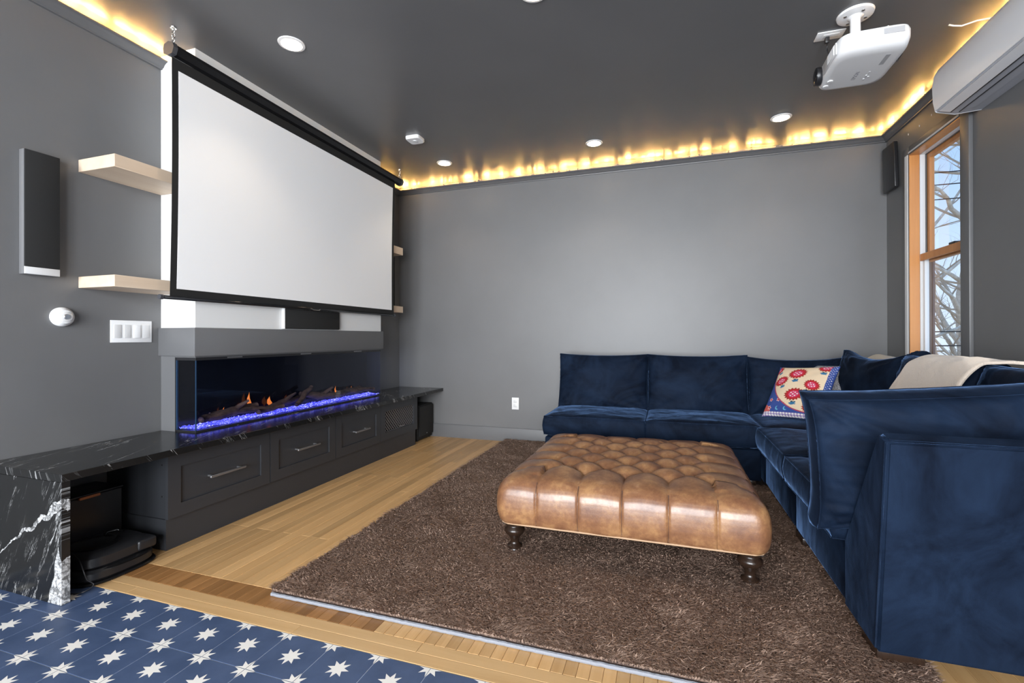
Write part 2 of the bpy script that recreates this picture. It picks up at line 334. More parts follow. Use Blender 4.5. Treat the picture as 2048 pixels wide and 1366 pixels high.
# star tiles
TS = .1775
def star_pts(cx, cy, a0, a1, R=.038, r=.0185):
    pts = []
    k0 = int(round(a0/(math.pi/8))); k1 = int(round(a1/(math.pi/8)))
    for k in range(k0, k1+1):
        rr = R if k % 2 == 0 else r; pts.append((cx+rr*math.cos(k*math.pi/8), cy+rr*math.sin(k*math.pi/8)))
    return pts
def star_tile(x0c=-TS/2, x1c=TS/2, y1c=TS/2):
    bm = B(); h = TS/2; g = .0009
    box(bm, -h+g, h-g, -h+g, h-g, -.014, 0, .0010, 1)
    def poly(pts, c=None):
        z = .00025; vs = [bm.verts.new((x,y,z)) for x,y in pts]
        cv = bm.verts.new((c[0],c[1],z))
        rng = range(len(vs)) if c[2] else range(len(vs)-1)
        for k in rng:
            f = bm.faces.new((cv, vs[k], vs[(k+1)%len(vs)])); f.material_index = 1
    s = star_pts(0,0,0,2*math.pi)[:-1]; poly(s,(0,0,True))
    e = h-g*1.0
    for sx,sy,a in ((1,1,math.pi),(-1,1,1.5*math.pi),(-1,-1,0),(1,-1,.5*math.pi)):
        poly(star_pts(sx*e,sy*e,a,a+math.pi/2),(sx*e,sy*e,False))
    me = bpy.data.meshes.new('tile'); bm.normal_update(); bm.to_mesh(me); bm.free(); me.materials.append(TILE); me.materials.append(STAR); return me
tm = star_tile()
bx('grout_bed', (XL,XR,YR+.01,1.2725,-.0175,-.0012), GROUT, floor)
for j in range(7):
    yc = 1.2715-TS/2-j*TS
    for i in range(-3,22):
        xc = -2.099+TS/2+i*TS
        if xc > XR-.02: continue
        piece('tile', tm, (xc, yc, 0), floor)
bx('back_floor_slab', (XL, XR, YR, 1.2715-7*TS-.001, -.0012, 0), TILE, floor)
# crown mouldings with a light trough
CR0, CR1 = 2.486, 2.528
prof = [(0,CR0),(.012,CR0),(.014,CR0+.006),(.022,CR0+.010),(.030,CR0+.022),(.044,CR0+.032),(.052,CR0+.034),(.052,CR1),(.046,CR1),(.046,CR0+.036),(0,CR0+.036)]
bm = B()
prism(bm, prof, lambda u,v,t:(XL+u,t,v), YR, 1.857)
prism(bm, prof, lambda u,v,t:(XL+u,t,v), 3.577, YB)
struct(obj('trim_1', bm, TRIM, ang=30))
struct(obj('trim_2', prism(B(), prof, lambda u,v,t:(t,YB-u,v), XL, XR), TRIM, ang=30))
struct(obj('trim_3', prism(B(), prof, lambda u,v,t:(XR-u,t,v), YR, YB), TRIM, ang=30))
bp = [(0,0),(.016,0),(.016,.120),(.012,.130),(0,.130)]
struct(obj('baseboard_back', prism(B(), bp, lambda u,v,t:(t,YB-u,v), XL, XR), TRIM, ang=30))
struct(obj('baseboard_right', prism(B(), bp, lambda u,v,t:(XR-u,t,v), YR, YB-.016), TRIM, ang=30))
struct(obj('baseboard_left', prism(B(), bp, lambda u,v,t:(XL+u,t,v), YR, 1.13), TRIM, ang=30))
# LED rope lying loosely in the trough: it waves up and down and sideways
def rope(name, fn, a, b, label, seed, amp=1.0):
    pts = []; n = int(abs(b-a)/.012); rs = []
    for i in range(n+1):
        t = a+(b-a)*i/n; h = noise.noise(Vector((t*9,seed,0))); h2 = noise.noise(Vector((t*23,seed,5)))
        pts.append(fn(.026+.010*h2, CR0+.0405+.006*max(0,h)*amp+.004*h2*amp, t)); rs.append(.0035)
    o = obj(name, tube(B(), pts, .0035, 6), COVE); tag(o, label, 'led strip', 'warm cove light strips above the crown moulding'); return o
rope('led_strip', lambda u,v,t:(XL+u,t,v), YR+.1, 1.85, 'warm LED strip glowing above the left wall crown moulding', 1.3, .4)
rope('led_strip', lambda u,v,t:(XL+u,t,v), 3.60, YB-.03, 'short warm LED strip on left wall beyond the projection screen', 2.3)
rope('led_strip', lambda u,v,t:(t,YB-u,v), XL+.05, XR-.03, 'long warm LED strip glowing flame-like above the back wall crown', 3.3)
rope('led_strip', lambda u,v,t:(XR-u,t,v), YR+.1, YB-.03, 'warm LED strip glowing above right wall behind the air conditioner', 4.3, .6)
def occluders(fn, a, b, seed):  # added fins in the trough, there to cast streaks across the cove glow
    rnd = random.Random(seed); bm = B(); t = a
    while t < b:
        t += rnd.choice((.018,.03,.05,.08,.12)); h = rnd.uniform(.006,.026); w = rnd.uniform(.004,.016); d0 = rnd.uniform(.004,.020)
        c = [fn(u,v,tt) for u in (d0,d0+.040*rnd.uniform(.5,.75)) for v in (CR0+.037,CR0+.037+h) for tt in (t,t+w)]
        xs_ = [q[0] for q in c]; ys_ = [q[1] for q in c]; zs_ = [q[2] for q in c]; box(bm, min(xs_),max(xs_),min(ys_),max(ys_),min(zs_),max(zs_))
    return bm
for nm_,fn_,a_,b_,lb_ in (('back',lambda u,v,t:(t,YB-u,v),XL+.1,XR-.1,'row of small strip clips added to streak the back wall crown glow'),('right',lambda u,v,t:(XR-u,t,v),2.9,YB-.1,'row of small strip clips added to streak the right wall crown glow')):
    o = obj('occluder_row', occluders(fn_,a_,b_,len(nm_)), TRIM); tag(o, lb_, 'occluders', None, 'stuff')
# loose wire lying over the rope on the back wall crown
pts = []
for i in range(160):
    t = XL+.2+i*(XR-XL-.4)/159; pts.append((t, YB-.040+.018*noise.noise(Vector((t*7,9,1))), CR1+.004+.011*abs(noise.noise(Vector((t*5,2,7))))))
w = obj('led_wire', tube(B(), pts, .0016, 5), PIPE, smooth=True); tag(w, 'thin loose wire lying along the back wall cove light', 'wire')
# ---------------------------------------------------------------- chimney breast
CX, CY0, CY1 = -2.400, 1.857, 3.577
bm = B(); box(bm, XL, CX, CY0, CY1, 1.057, ZC); struct(obj('wall_chimney', bm, WHITE))
bm = B(); box(bm, XL, -2.552, CY0, CY1, CZ, .904); box(bm, -2.552, CX-.001, CY0+.001, CY1-.001, .896, .904); struct(obj('wall_firebox', bm, MANT))
tag(bx('mantel', (XL, -2.384, CY0-.016, CY1+.016, .904, 1.057), MANT, bev=.002), 'wide grey painted boxed mantel beam above the linear fireplace', 'mantel')
# ---------------------------------------------------------------- fireplace
fp = thing('electric_fireplace', (-2.47, 2.71, CZ), 'long three-sided glass electric fireplace with logs and glowing blue crystals', 'fireplace')
Y0, Y1 = CY0+.003, CY1-.003
bx('back_panel', (-2.552,-2.546,Y0,Y1,CZ,.895), BLKG, fp)
bx('base_tray', (-2.546,CX,Y0,Y1,CZ,CZ+.010), BLK, fp)
bx('top_trim', (-2.546,CX,Y0,Y1,.880,.896), BLK, fp)
for y in (2.05, 2.62, 3.2):
    bx('vent_slot', (CX-.004,CX+.0008,y,y+.10,.887,.893), NICK, fp)
bx('glass_front', (CX-.005,CX-.0005,Y0+.005,Y1-.005,CZ+.010,.880), FGL, fp)
bx('glass_side', (-2.546,CX-.0055,Y0,Y0+.0045,CZ+.010,.880), FGL, fp); bx('glass_side', (-2.546,CX-.0055,Y1-.0045,Y1,CZ+.010,.880), FGL, fp)
bx('corner_edge', (CX-.0055,CX,Y0,Y0+.004,CZ+.010,.880), mat('glass_edge',(.012,.035,.075),.25), fp)
bx('rear_edge', (-2.546,-2.538,Y0-.001,Y0+.006,CZ+.010,.880), MT['glass_edge'], fp)
# crystals: a bumpy bed plus loose bits
nx, ny = 26, 330; P = np.zeros((nx,ny,3))
for i in range(nx):
    for j in range(ny):
        xx = -2.540+(CX-.010+2.540)*i/(nx-1); yy = Y0+.008+(Y1-Y0-.016)*j/(ny-1)
        P[i,j] = (xx,yy,CZ+.012+.010*random.random()+.007*noise.noise(Vector((xx*30,yy*12,0)))+.004)
eb = gridmesh('crystal_bed', P, mats=[CRYS], parent=fp, smooth=False); eb['kind'] = 'stuff'
def logm(p0, p1, r, seed, fork=False):
    p0 = Vector(p0); p1 = Vector(p1); bm = B(); pts = []; rs = []
    for i in range(15):
        t = i/14; p = p0.lerp(p1,t); q = noise.noise_vector(Vector((t*3.2,seed,1)))*.030
        pts.append(p+Vector((q.x*.5,q.y*.4,q.z*.55))); rs.append(r*(.75+.35*math.sin(math.pi*min(1,t*1.1)))*(1+.25*noise.noise(Vector((t*8,seed,4)))))
    tube(bm, pts, r, 9, rs=rs)
    if fork: tube(bm, [pts[8], pts[8]+Vector((.02,.03,.03)), pts[8]+Vector((.03,.08,.055))], r, 8, rs=[r*.8,r*.6,r*.3])
    return obj('log', bm, LOG, fp, smooth=True)
logm((-2.46,1.93,.545),(-2.50,2.34,.565),.024,1,True); logm((-2.50,2.02,.56),(-2.43,2.50,.55),.018,2); logm((-2.44,2.30,.545),(-2.52,2.75,.57),.022,3,True)
logm((-2.43,2.62,.535),(-2.49,2.82,.64),.018,4); logm((-2.50,2.72,.60),(-2.44,3.06,.55),.024,5,True); logm((-2.45,3.02,.55),(-2.50,3.42,.575),.022,6); logm((-2.47,3.2,.565),(-2.44,3.52,.55),.018,7)
for (yy,h,s) in ((2.31,.11,1),(2.27,.05,.8),(2.47,.065,1.2),(2.66,.055,.9),(3.13,.07,.5),(3.33,.05,.4),(2.13,.04,.5)):
    bm = B(); pts = [(-2.525,yy,.545),(-2.524,yy+.004,.545+h*.3),(-2.525,yy-.003,.545+h*.65),(-2.525,yy+.004,.545+h)]
    tube(bm, pts, .01, 8, rs=[.006*s,.013*s,.008*s,.001]); obj('flame', bm, FLAME, fp, smooth=True)
# ---------------------------------------------------------------- stone bench
st = thing('stone_bench', (-2.4,1.15,0), 'black white-veined marble bench top with waterfall end under the fireplace', 'counter')
bm = B(); box(bm, XL+.001, -2.147, 1.137, YB-.001, CZ-.030, CZ, .0015, 1); obj('slab', bm, MARB, st)
bm = B(); box(bm, XL+.001, -2.150, 1.137, 1.167, 0.0005, CZ-.0305, .0015, 1); obj('waterfall_leg', bm, MARBL, st)
# ---------------------------------------------------------------- cabinets
FX = -2.220; ys = [1.580,2.180,2.757,3.310,3.902]
labs = ['nearest dark grey shaker drawer cabinet beside the robot vacuum bay','second dark grey shaker drawer cabinet from the open vacuum bay','third dark grey shaker drawer cabinet, left of the mesh front','dark grey cabinet with diamond mesh door beside the subwoofer']
pl = bx('cabinet_plinth', (XL+.001,-2.236,1.585,3.890,.0005,.145), CAB); tag(pl, 'long dark grey plinth running under the drawer cabinets', 'plinth')
for i in range(4):
    a, b = ys[i], ys[i+1]; z0, z1 = .1455, .4600
    c = thing('drawer_cabinet' if i < 3 else 'mesh_cabinet', (-2.45,(a+b)/2,z0), labs[i], 'cabinet', 'dark grey cabinets under the marble bench')
    bm = B(); x0 = XL+.001; x1 = FX-.021
    a2 = a+(.012 if i == 0 else .0005); b2 = b-.0005
    if i < 3: box(bm, x0, x1, a2, b2, z0, z1)
    else:
        box(bm, x0, x0+.012, a2, b2, z0, z1); box(bm, x0+.012, x1, a2, a2+.015, z0, z1); box(bm, x0+.012, x1, b2-.015, b2, z0, z1); box(bm, x0+.012, x1, a2+.015, b2-.015, z0, z0+.015); box(bm, x0+.012, x1, a2+.015, b2-.015, z1-.015, z1)
    obj('body', bm, CAB, c)
    if i == 0:
        for zz in (.25,.40): obj('screw', cyl(B(), (-2.27,a2+.001,zz), (-2.27,a2-.002,zz), .004, n=10), METAL, c)
    ya, yb_, za, zb = a+.003, b-.003, z0+.002, z1-.012; fw = .062
    nm = 'drawer_front' if i < 3 else 'door_frame'
    bm = B(); box(bm, FX-.020, FX, ya, ya+fw, za, zb); box(bm, FX-.020, FX, yb_-fw, yb_, za, zb); box(bm, FX-.020, FX, ya+fw, yb_-fw, zb-fw, zb); box(bm, FX-.020, FX, ya+fw, yb_-fw, za, za+fw)
    if i < 3: box(bm, FX-.020, FX-.009, ya+fw, yb_-fw, za+fw, zb-fw)
    bmesh.ops.remove_doubles(bm, verts=bm.verts[:], dist=1e-5)
    df = obj(nm, bm, CAB, c)
    yc, zc = (a+b)/2, (za+zb)/2
    if i < 3:
        hl = (.105,.10,.09)[i]
        bm = B(); box(bm, FX+.024, FX+.034, yc-hl, yc+hl, zc-.006, zc+.006, .002, 1)
        for s in (-1,1): box(bm, FX-.009, FX+.026, yc+s*(hl-.02)-.004, yc+s*(hl-.02)+.004, zc-.004, zc+.004)
        h = obj('handle', bm, NICK, df, ang=40)
    else:
        bm = B(); ga, gb, gz0, gz1 = ya+fw, yb_-fw, za+fw, zb-fw
        def seg(p, q):
            tube(bm, [(FX-.010,)+p, (FX-.010,)+q], .0022, 5)
        hgt = gz1-gz0; wid = gb-ga; s = .030; k = -hgt
        while k < wid:
            for sgn in (1,-1):
                p0y, p0z = k, 0; p1y, p1z = k+hgt, hgt
                if p0y < 0: p0z = -p0y; p0y = 0
                if p1y > wid: p1z = hgt-(p1y-wid); p1y = wid
                if p1y-p0y > .005:
                    if sgn == 1: seg((ga+p0y,gz0+p0z),(ga+p1y,gz0+p1z))
                    else: seg((ga+p0y,gz1-p0z),(ga+p1y,gz1-p1z))
            k += s
        me = obj('mesh_panel', bm, NICK, c)
        obj('handle', cyl(cyl(B(), (FX+.018,yc-.03,gz0+.02), (FX+.018,yc+.03,gz0+.02), .004, n=8), (FX-.01,yc,gz0+.02), (FX+.018,yc,gz0+.02), .003, n=8), NICK, c)
# media box seen through the mesh
tag(bx('media_box', (-2.55,-2.30,3.45,3.78,.1615,.21), BLKG, bev=.004), 'black media box behind the diamond mesh cabinet door', 'media player')
# subwoofer
sb = thing('subwoofer', (-2.4,4.12,0), 'black cube subwoofer at the far end of the marble bench', 'subwoofer')
bx('enclosure', (-2.56,-2.262,3.985,4.270,.014,.345), BLKM, sb, .006)
bx('grille', (-2.262,-2.246,3.995,4.262,.045,.335), CLOTHB, sb, .005)
for y in (4.01,4.245):
    for x in (-2.53,-2.29): obj('foot', cyl(B(),(x,y,0.0005),(x,y,.015),.012,n=12), BLK, sb)
obj('badge', cyl(B(),(-2.247,4.13,.065),(-2.2445,4.13,.065),.006,n=6), METAL, sb)
# ---------------------------------------------------------------- robot vacuum and its dock
dk = thing('vacuum_dock', (-2.55,1.38,0), 'tall black self-emptying dock with copper tab behind the robot vacuum', 'dock')
bm = B(); box(bm, -2.640,-2.452,1.200,1.535,.0005,.298,.008,3); obj('housing', bm, BLK, dk, ang=40)
bx('lid', (-2.642,-2.448,1.198,1.537,.2985,.306), BLK, dk, .003)
bx('pull_tab', (-2.450,-2.436,1.355,1.435,.290,.302), COPP, dk, .002)
rv = thing('robot_vacuum', (-2.37,1.38,0), 'black robot vacuum with water tank parked under the marble bench', 'robot vacuum')
def rrect(cx, cy, hx, hy, n=56, p=3.2):
    return [(cx+hx*math.copysign(abs(math.cos(2*math.pi*k/n))**(2/p),math.cos(2*math.pi*k/n)), cy+hy*math.copysign(abs(math.sin(2*math.pi*k/n))**(2/p),math.sin(2*math.pi*k/n))) for k in range(n)]
def loft(bm, layers):
    rings = [[bm.verts.new((x,y,z)) for x,y in pts] for pts,z in layers]; n = len(rings[0])
    for a,b in zip(rings,rings[1:]):
        for k in range(n): bm.faces.new((a[k],a[(k+1)%n],b[(k+1)%n],b[k]))
    bm.faces.new(rings[0][::-1]); bm.faces.new(rings[-1]); return bm
cx, cy = -2.330, 1.385
obj('base_mat', loft(B(), [(rrect(cx,cy,.150,.160),.0005),(rrect(cx,cy,.153,.163),.006),(rrect(cx,cy,.148,.158),.011)]), BLKG, rv, ang=40)
obj('lower_body', loft(B(), [(rrect(cx,cy,.134,.146),.0115),(rrect(cx,cy,.142,.152),.020),(rrect(cx,cy,.142,.152),.045),(rrect(cx,cy,.132,.142),.056)]), BLK, rv, ang=35)
obj('upper_body', loft(B(), [(rrect(cx-.008,cy,.126,.136),.057),(rrect(cx-.008,cy,.132,.141),.064),(rrect(cx-.008,cy,.130,.139),.098),(rrect(cx-.01,cy,.118,.127),.112),(rrect(cx-.012,cy,.102,.112),.117)]), BLK, rv, ang=35)
obj('bumper', loft(B(), [(rrect(cx+.004,cy+.012,.140,.144,p=2.6),.047),(rrect(cx+.004,cy+.012,.143,.147,p=2.6),.052),(rrect(cx+.002,cy+.012,.136,.140,p=2.6),.0565)]), BLKG, rv, ang=35)
obj('lid', loft(B(), [(rrect(cx-.01,cy-.028,.085,.082,p=2),.1172),(rrect(cx-.01,cy-.028,.088,.085,p=2),.120),(rrect(cx-.01,cy-.028,.080,.077,p=2),.1235)]), BLKG, rv, ang=35)
bx('water_tank', (cx+.035,cx+.128,cy+.058,cy+.138,.060,.108), BLK, rv, .012, 3)
obj('handle', tube(B(), [(cx-.07,cy+.045,.118),(cx-.068,cy+.055,.127),(cx-.05,cy+.085,.129),(cx-.035,cy+.098,.118)], .006, 8), BLKG, rv, smooth=True)
pa = dk
bm = B(); pts = [(-2.30,1.245,.135),(-2.222,1.232,.120),(-2.180,1.225,.085),(-2.172,1.232,.05),(-2.160,1.248,.022),(-2.175,1.215,.006),(-2.23,1.19,.004)]
sm = []
for i in range(len(pts)-1):
    p0 = Vector(pts[max(i-1,0)]); p1 = Vector(pts[i]); p2 = Vector(pts[i+1]); p3 = Vector(pts[min(i+2,len(pts)-1)])
    for s in range(6):
        t = s/6; sm.append(.5*((2*p1)+(p2-p0)*t+(2*p0-5*p1+4*p2-p3)*t*t+(3*p1-p0-3*p2+p3)*t**3))
obj('power_cord', tube(bm, sm+[pts[-1]], .0022, 6), BLK, pa, smooth=True)
bx('plug_block', (-2.29,-2.225,1.172,1.205,.0005,.030), BLK, pa, .004)
# ---------------------------------------------------------------- shelves
def shelf(y0, y1, z0, z1, label):
    o = bx('floating_shelf', (XL+.001,-2.405,y0,y1,z0,z1), SHELF, None, .0015, 1); tag(o, label, 'shelf', 'pale wood floating shelves beside the screen')
shelf(1.472,1.856,1.792,1.851,'upper pale wood floating shelf left of the projection screen')
shelf(1.472,1.856,1.240,1.294,'lower pale wood floating shelf left of screen above the switches')
shelf(3.578,3.955,1.792,1.862,'upper pale wood shelf peeking out right of the projection screen')
shelf(3.578,3.955,1.240,1.300,'lower pale wood shelf peeking out right of the projection screen')
mat('speaker_grey',(.16,.16,.165),.4)
def wall_speaker(y0, y1, label):
    t = thing('wall_speaker', (XL,(y0+y1)/2,1.28), label, 'speaker', 'tall black on-wall speakers either side of the screen')
    bx('cabinet', (XL+.001,XL+.034,y0,y1,1.280,1.820), MT['speaker_grey'], t, .002)
    bx('grille', (XL+.0345,XL+.042,y0+.001,y1-.001,1.313,1.819), CLOTHB, t, .002); bx('base_trim', (XL+.0345,XL+.041,y0+.001,y1-.001,1.281,1.312), PLAS2, t, .001)
wall_speaker(1.256,1.381,'tall flat black speaker with silver foot on the left wall')
wall_speaker(4.02,4.145,'tall flat black speaker in nook right of the screen')
t = thing('center_speaker', (-2.39,2.70,1.06), 'flat black center speaker standing on mantel under the screen', 'speaker')
bx('cabinet', (-2.399,-2.384,2.456,3.000,1.062,1.196), BLK, t, .002); bx('grille', (-2.384,-2.375,2.462,2.996,1.066,1.193), CLOTHB, t, .002)
bx('side_trim', (-2.399,-2.3745,2.450,2.4555,1.062,1.196), PLAS2, t)
# switches and thermostat
t = thing('light_switch', (XL,1.70,1.036), 'white four-gang light switch plate on left wall beside the fireplace', 'light switch')
bx('plate', (XL+.0005,XL+.006,1.605,1.804,.979,1.093), PLAS, t, .002)
for i in range(4):
    yc = 1.605+.0315+i*.0457
    bx('rocker' if i != 2 else 'dimmer', (XL+.0062,XL+(.0085 if i != 2 else .011),yc-.0165,yc+.0165,1.002,1.070), PLAS2 if i != 2 else PLAS, t, .001)
t = thing('thermostat', (XL,1.413,1.10), 'round white thermostat on the left wall above the switches', 'thermostat')
obj('base', lathe(B(), (XL,1.405,1.10), [(.044,.0005),(.0445,.010),(.042,.020),(.033,.030),(.030,.036)], 36, 'x'), PLAS, t, ang=40)
dial_ = obj('dial', lathe(B(), (XL,1.405,1.10), [(.024,.0365),(.024,.042),(.021,.044)], 32, 'x'), PLAS2, t, ang=40)
obj('dial_center', lathe(B(), (XL,1.405,1.10), [(.013,.0442),(.011,.047)], 24, 'x'), METAL, dial_, ang=40)
# wall outlet, smoke detector
t = thing('wall_outlet', (-1.38,YB,.366), 'white electrical outlet on back wall left of the sofa', 'outlet')
bx('plate', (-1.415,-1.345,YB-.006,YB-.0005,.309,.423), PLAS, t, .002)
for z in (.345,.387): bx('socket', (-1.397,-1.363,YB-.0085,YB-.0062,z-.014,z+.014), PLAS2, t, .002)
t = thing('smoke_detector', (-1.86,3.235,ZC), 'small square white smoke detector on the dark ceiling', 'smoke detector')
obj('housing', loft(B(), [(rrect(-1.858,3.235,.060,.060,48,5),ZC-.0005),(rrect(-1.858,3.235,.060,.060,48,5),ZC-.018),(rrect(-1.858,3.235,.054,.054,48,5),ZC-.026)][::-1]), PLAS, t, ang=35)
obj('button', lathe(B(), (-1.858,3.235,ZC-.030), [(.018,0),(.019,.0035)], 24), PLAS2, t, ang=35)
# recessed lamps
lampinfo = [(-1.882,1.992,'recessed ceiling light nearest the projection screen'),(-1.876,3.782,'recessed ceiling light beside smoke detector near screen far end'),(-.546,3.775,'middle recessed ceiling light along the back wall'),(.779,3.758,'right recessed ceiling light before the back wall, beyond projector'),(-.566,2.035,'recessed ceiling light just above top of the picture')]
for x,y,lb in lampinfo:
    t = thing('recessed_light', (x,y,ZC), lb, 'ceiling light', 'round recessed ceiling lights')
    obj('trim_ring', lathe(B(), (x,y,ZC-.006), [(.052,0),(.066,.002),(.068,.0055)], 36), PLAS, t, ang=50)
    obj('lens', lathe(B(), (x,y,ZC-.0085), [(.046,0),(.052,.0022)], 32), LAMP, t)
    l = bpy.data.lights.new('lamp_light','SPOT'); l.energy = 5; l.spot_size = math.radians(112); l.spot_blend = .6; l.shadow_soft_size = .05; l.color = (1,.80,.58)
    o = bpy.data.objects.new('lamp_light', l); COL.objects.link(o); o.location = (x,y,ZC-.03)
# ---------------------------------------------------------------- projection screen
ps = thing('projection_screen', (-2.35,2.73,ZC), 'large pull-down projection screen hanging on chains before the chimney', 'projection screen')
SX = -2.345; ZCs = 2.440
hexp = [(math.cos(a)*r, math.sin(a)*r) for a,r in ((.1,.034),(.75,.036),(1.6,.034),(2.4,.036),(3.0,.033),(3.7,.034),(4.5,.030),(5.5,.033))]
obj('casing', prism(B(), hexp, lambda u,v,t:(SX+u,t,ZCs+v), 1.697, 3.790), BLKG, ps)
for a,b in ((1.674,1.697),(3.790,3.812)):
    obj('end_cap', prism(B(), [(u*1.10,v*1.10) for u,v in hexp], lambda u,v,t:(SX+u,t,ZCs+v), a, b), mat('cap_plastic',(.055,.057,.065),.4) if 'cap_plastic' not in MT else MT['cap_plastic'], ps)
def sxx(z): return SX-.015*(ZCs-z)/(ZCs-1.2)
ZT, ZB_ = ZCs-.03, 1.212
def cloth(name, y0, y1, z0, z1, m, dx=0.0, th=.0008):
    n = 40; P = np.zeros((n,2,3)); bm = B()
    vs = []
    for i in range(n+1):
        z = z1+(z0-z1)*i/n; f = (ZT-z)/(ZT-ZB_); inn = .020*f*0+.006*math.sin(f*3.1)
        ya = y0+(inn if y0 < 1.75 else 0); yb2 = y1-(inn*1.5 if y1 > 3.6 else 0)
        vs.append([bm.verts.new((sxx(z)+dx,ya,z)),bm.verts.new((sxx(z)+dx,yb2,z)),bm.verts.new((sxx(z)+dx-th,yb2,z)),bm.verts.new((sxx(z)+dx-th,ya,z))])
    for a,b in zip(vs,vs[1:]):
        for k in range(4): bm.faces.new((a[k],a[(k+1)%4],b[(k+1)%4],b[k]))
    bm.faces.new(vs[0]); bm.faces.new(vs[-1][::-1]); bmesh.ops.recalc_face_normals(bm, faces=bm.faces[:])
    return obj(name, bm, m, ps, ang=30)
cloth('border_cloth', 1.692, 3.722, ZB_, ZT, SCRB)
cloth('screen_surface', 1.725, 3.688, 1.2515, 2.355, SCR, .0012)
obj('weight_bar', cyl(B(), (sxx(1.205),1.648,1.205), (sxx(1.205),3.722,1.205), .0095, n=14), BLKG, ps, smooth=True)
for y in (1.640,3.722): obj('bar_cap', cyl(B(), (sxx(1.205),y,1.205), (sxx(1.205),y+.016,1.205), .0125, n=14), MT['cap_plastic'], ps, ang=40)
obj('pull_clip', tube(B(), [(sxx(1.2)+.014,2.66,1.203),(sxx(1.2)+.02,2.68,1.196),(sxx(1.2)+.02,2.73,1.196),(sxx(1.2)+.014,2.75,1.203)], .003, 8), METAL, ps, smooth=True)
for yy in (1.700,3.80):
    hk = thing('ceiling_hook', (SX,yy,ZC), 'steel hook and chain holding the %s end of the projection screen' % ('near' if yy < 2 else 'far'), 'hook', 'chain hooks of the screen')
    def ring(c, r, ax, tr=.0022, sz=1.0):
        pts = []
        for k in range(18):
            a = 2*math.pi*k/18; p = (r*math.cos(a)*.6, 0, r*math.sin(a)*sz) if ax == 0 else (0, r*math.cos(a)*.6, r*math.sin(a)*sz)
            pts.append((c[0]+p[0],c[1]+p[1],c[2]+p[2]))
        return tube(B(), pts, tr, 7, closed=True)
    obj('plate', lathe(B(), (SX,yy,ZC-.005), [(.014,0),(.015,.0045)], 20), METAL, hk)
    obj('hook', ring((SX,yy,ZC-.017), .013, 0), METAL, hk, smooth=True)
    obj('link', ring((SX,yy,ZC-.039), .014, 1), METAL, hk, smooth=True); obj('link', ring((SX,yy,ZC-.062), .014, 0), METAL, hk, smooth=True)
    obj('link', ring((SX,yy,ZC-.080), .012, 1), METAL, hk, smooth=True)
# ---------------------------------------------------------------- window in the right wall
wd = struct(bx('window_1', (XR+.060,XR+.072,WY1-.006,WY1-.001,WZ0+.03,WZ1-.02), TRIM))
def wpart(n, c, m, bev=.002): return bx(n, c, m, wd, bev, 1)
CW = .082
struct(bx('trim_4', (XR-.020,XR,WY1,WY1+CW,WZ0-.08,WZ1+.055), TRIM, None, .003)); struct(bx('trim_5', (XR-.020,XR,3.232,3.316,WZ0-.08,WZ1+.055), TRIM, None, .003))
struct(bx('trim_6', (XR-.020,XR,3.317,WY1,WZ1,WZ1+.055), TRIM, None, .003)); struct(bx('trim_7', (XR-.045,XR,3.20,WY1+CW+.02,WZ0-.03,WZ0), TRIM, None, .003))
# pale strips that paint light reflections onto the grey casing
wpart('casing_glint', (XR-.026,XR-.0205,WY1+.004,WY1+.044,WZ0,WZ1), PLAS2); wpart('casing_glint', (XR-.024,XR-.0205,3.32,WY1,WZ1+.004,WZ1+.016), PLAS2)
for (n,x0,x1,m,d) in (('jamb_liner',XR-.0195,1.641,WINW,.010),('sash_track',1.641,1.672,PLAS2,.013),('stop',1.672,1.680,TRIM,.016)):
    wpart(n, (x0,x1,WY1-d,WY1-.0005,WZ0,WZ1), m); wpart(n, (max(x0,XR+.001),x1,WY0+.0005,WY0+d,WZ0,WZ1), m); wpart(n, (x0,x1,WY0+d,WY1-d,WZ1-d,WZ1-.0005), m); wpart(n, (x0,x1,WY0+d,WY1-d,WZ0+.0005,WZ0+d), m)
zm = 1.535
# upper sash (outer) and lower sash (inner)
def sash(x0, x1, z0, z1, t, m, gx, mr=None):
    bm = B(); a, b = WY0+.014, WY1-.014
    box(bm, x0, x1, a, a+t, z0, z1); box(bm, x0, x1, b-t, b, z0, z1); box(bm, x0, x1, a+t, b-t, z1-t, z1); box(bm, x0, x1, a+t, b-t, z0, z0+t)
    s = obj('sash', bm, m, wd); bx('pane', (gx,gx+.004,a+t-.002,b-t+.002,z0+t-.002,z1-t+.002), GLS, wd)
sash(1.681,1.708,zm-.03,WZ1-.014,.030,WINW,1.693); sash(1.656,1.680,WZ0+.014,zm+.02,.022,PLAS2,1.667)
wpart('meeting_rail', (1.640,1.6555,WY0+.013,WY1-.013,zm-.022,zm+.026), WINW)
wpart('sash_lock', (1.642,1.675,WY0+.26,WY0+.32,zm+.0265,zm+.040), BLK)
for a,b in ((WY1-.016,WY1-.0005),(WY0+.0005,WY0+.016)): wpart('screen_frame', (1.709,1.7205,a,b,WZ0,WZ1), mat('dark_frame',(.05,.05,.06),.6) if 'dark_frame' not in MT else MT['dark_frame'], 0)
wpart('screen_frame', (1.709,1.7205,WY0+.016,WY1-.016,WZ1-.02,WZ1-.0005), MT['dark_frame'], 0)
# corner satellite speaker
t = thing('satellite_speaker', (1.58,4.2,2.25), 'small black slim speaker on right wall near the back corner', 'speaker')
bm = B(); box(bm, -.015,.015,-.080,.080,-.168,.168,.008,3); bmesh.ops.transform(bm, verts=bm.verts[:], matrix=Matrix.Translation((1.572,4.150,2.245)) @ Matrix.Rotation(math.radians(4),4,'Z') @ Matrix.Rotation(math.radians(-3),4,'X'))
obj('housing', bm, BLK, t, ang=40); obj('bracket', cyl(B(), (1.602,4.16,2.245),(1.588,4.16,2.245),.012,n=12), BLK, t)
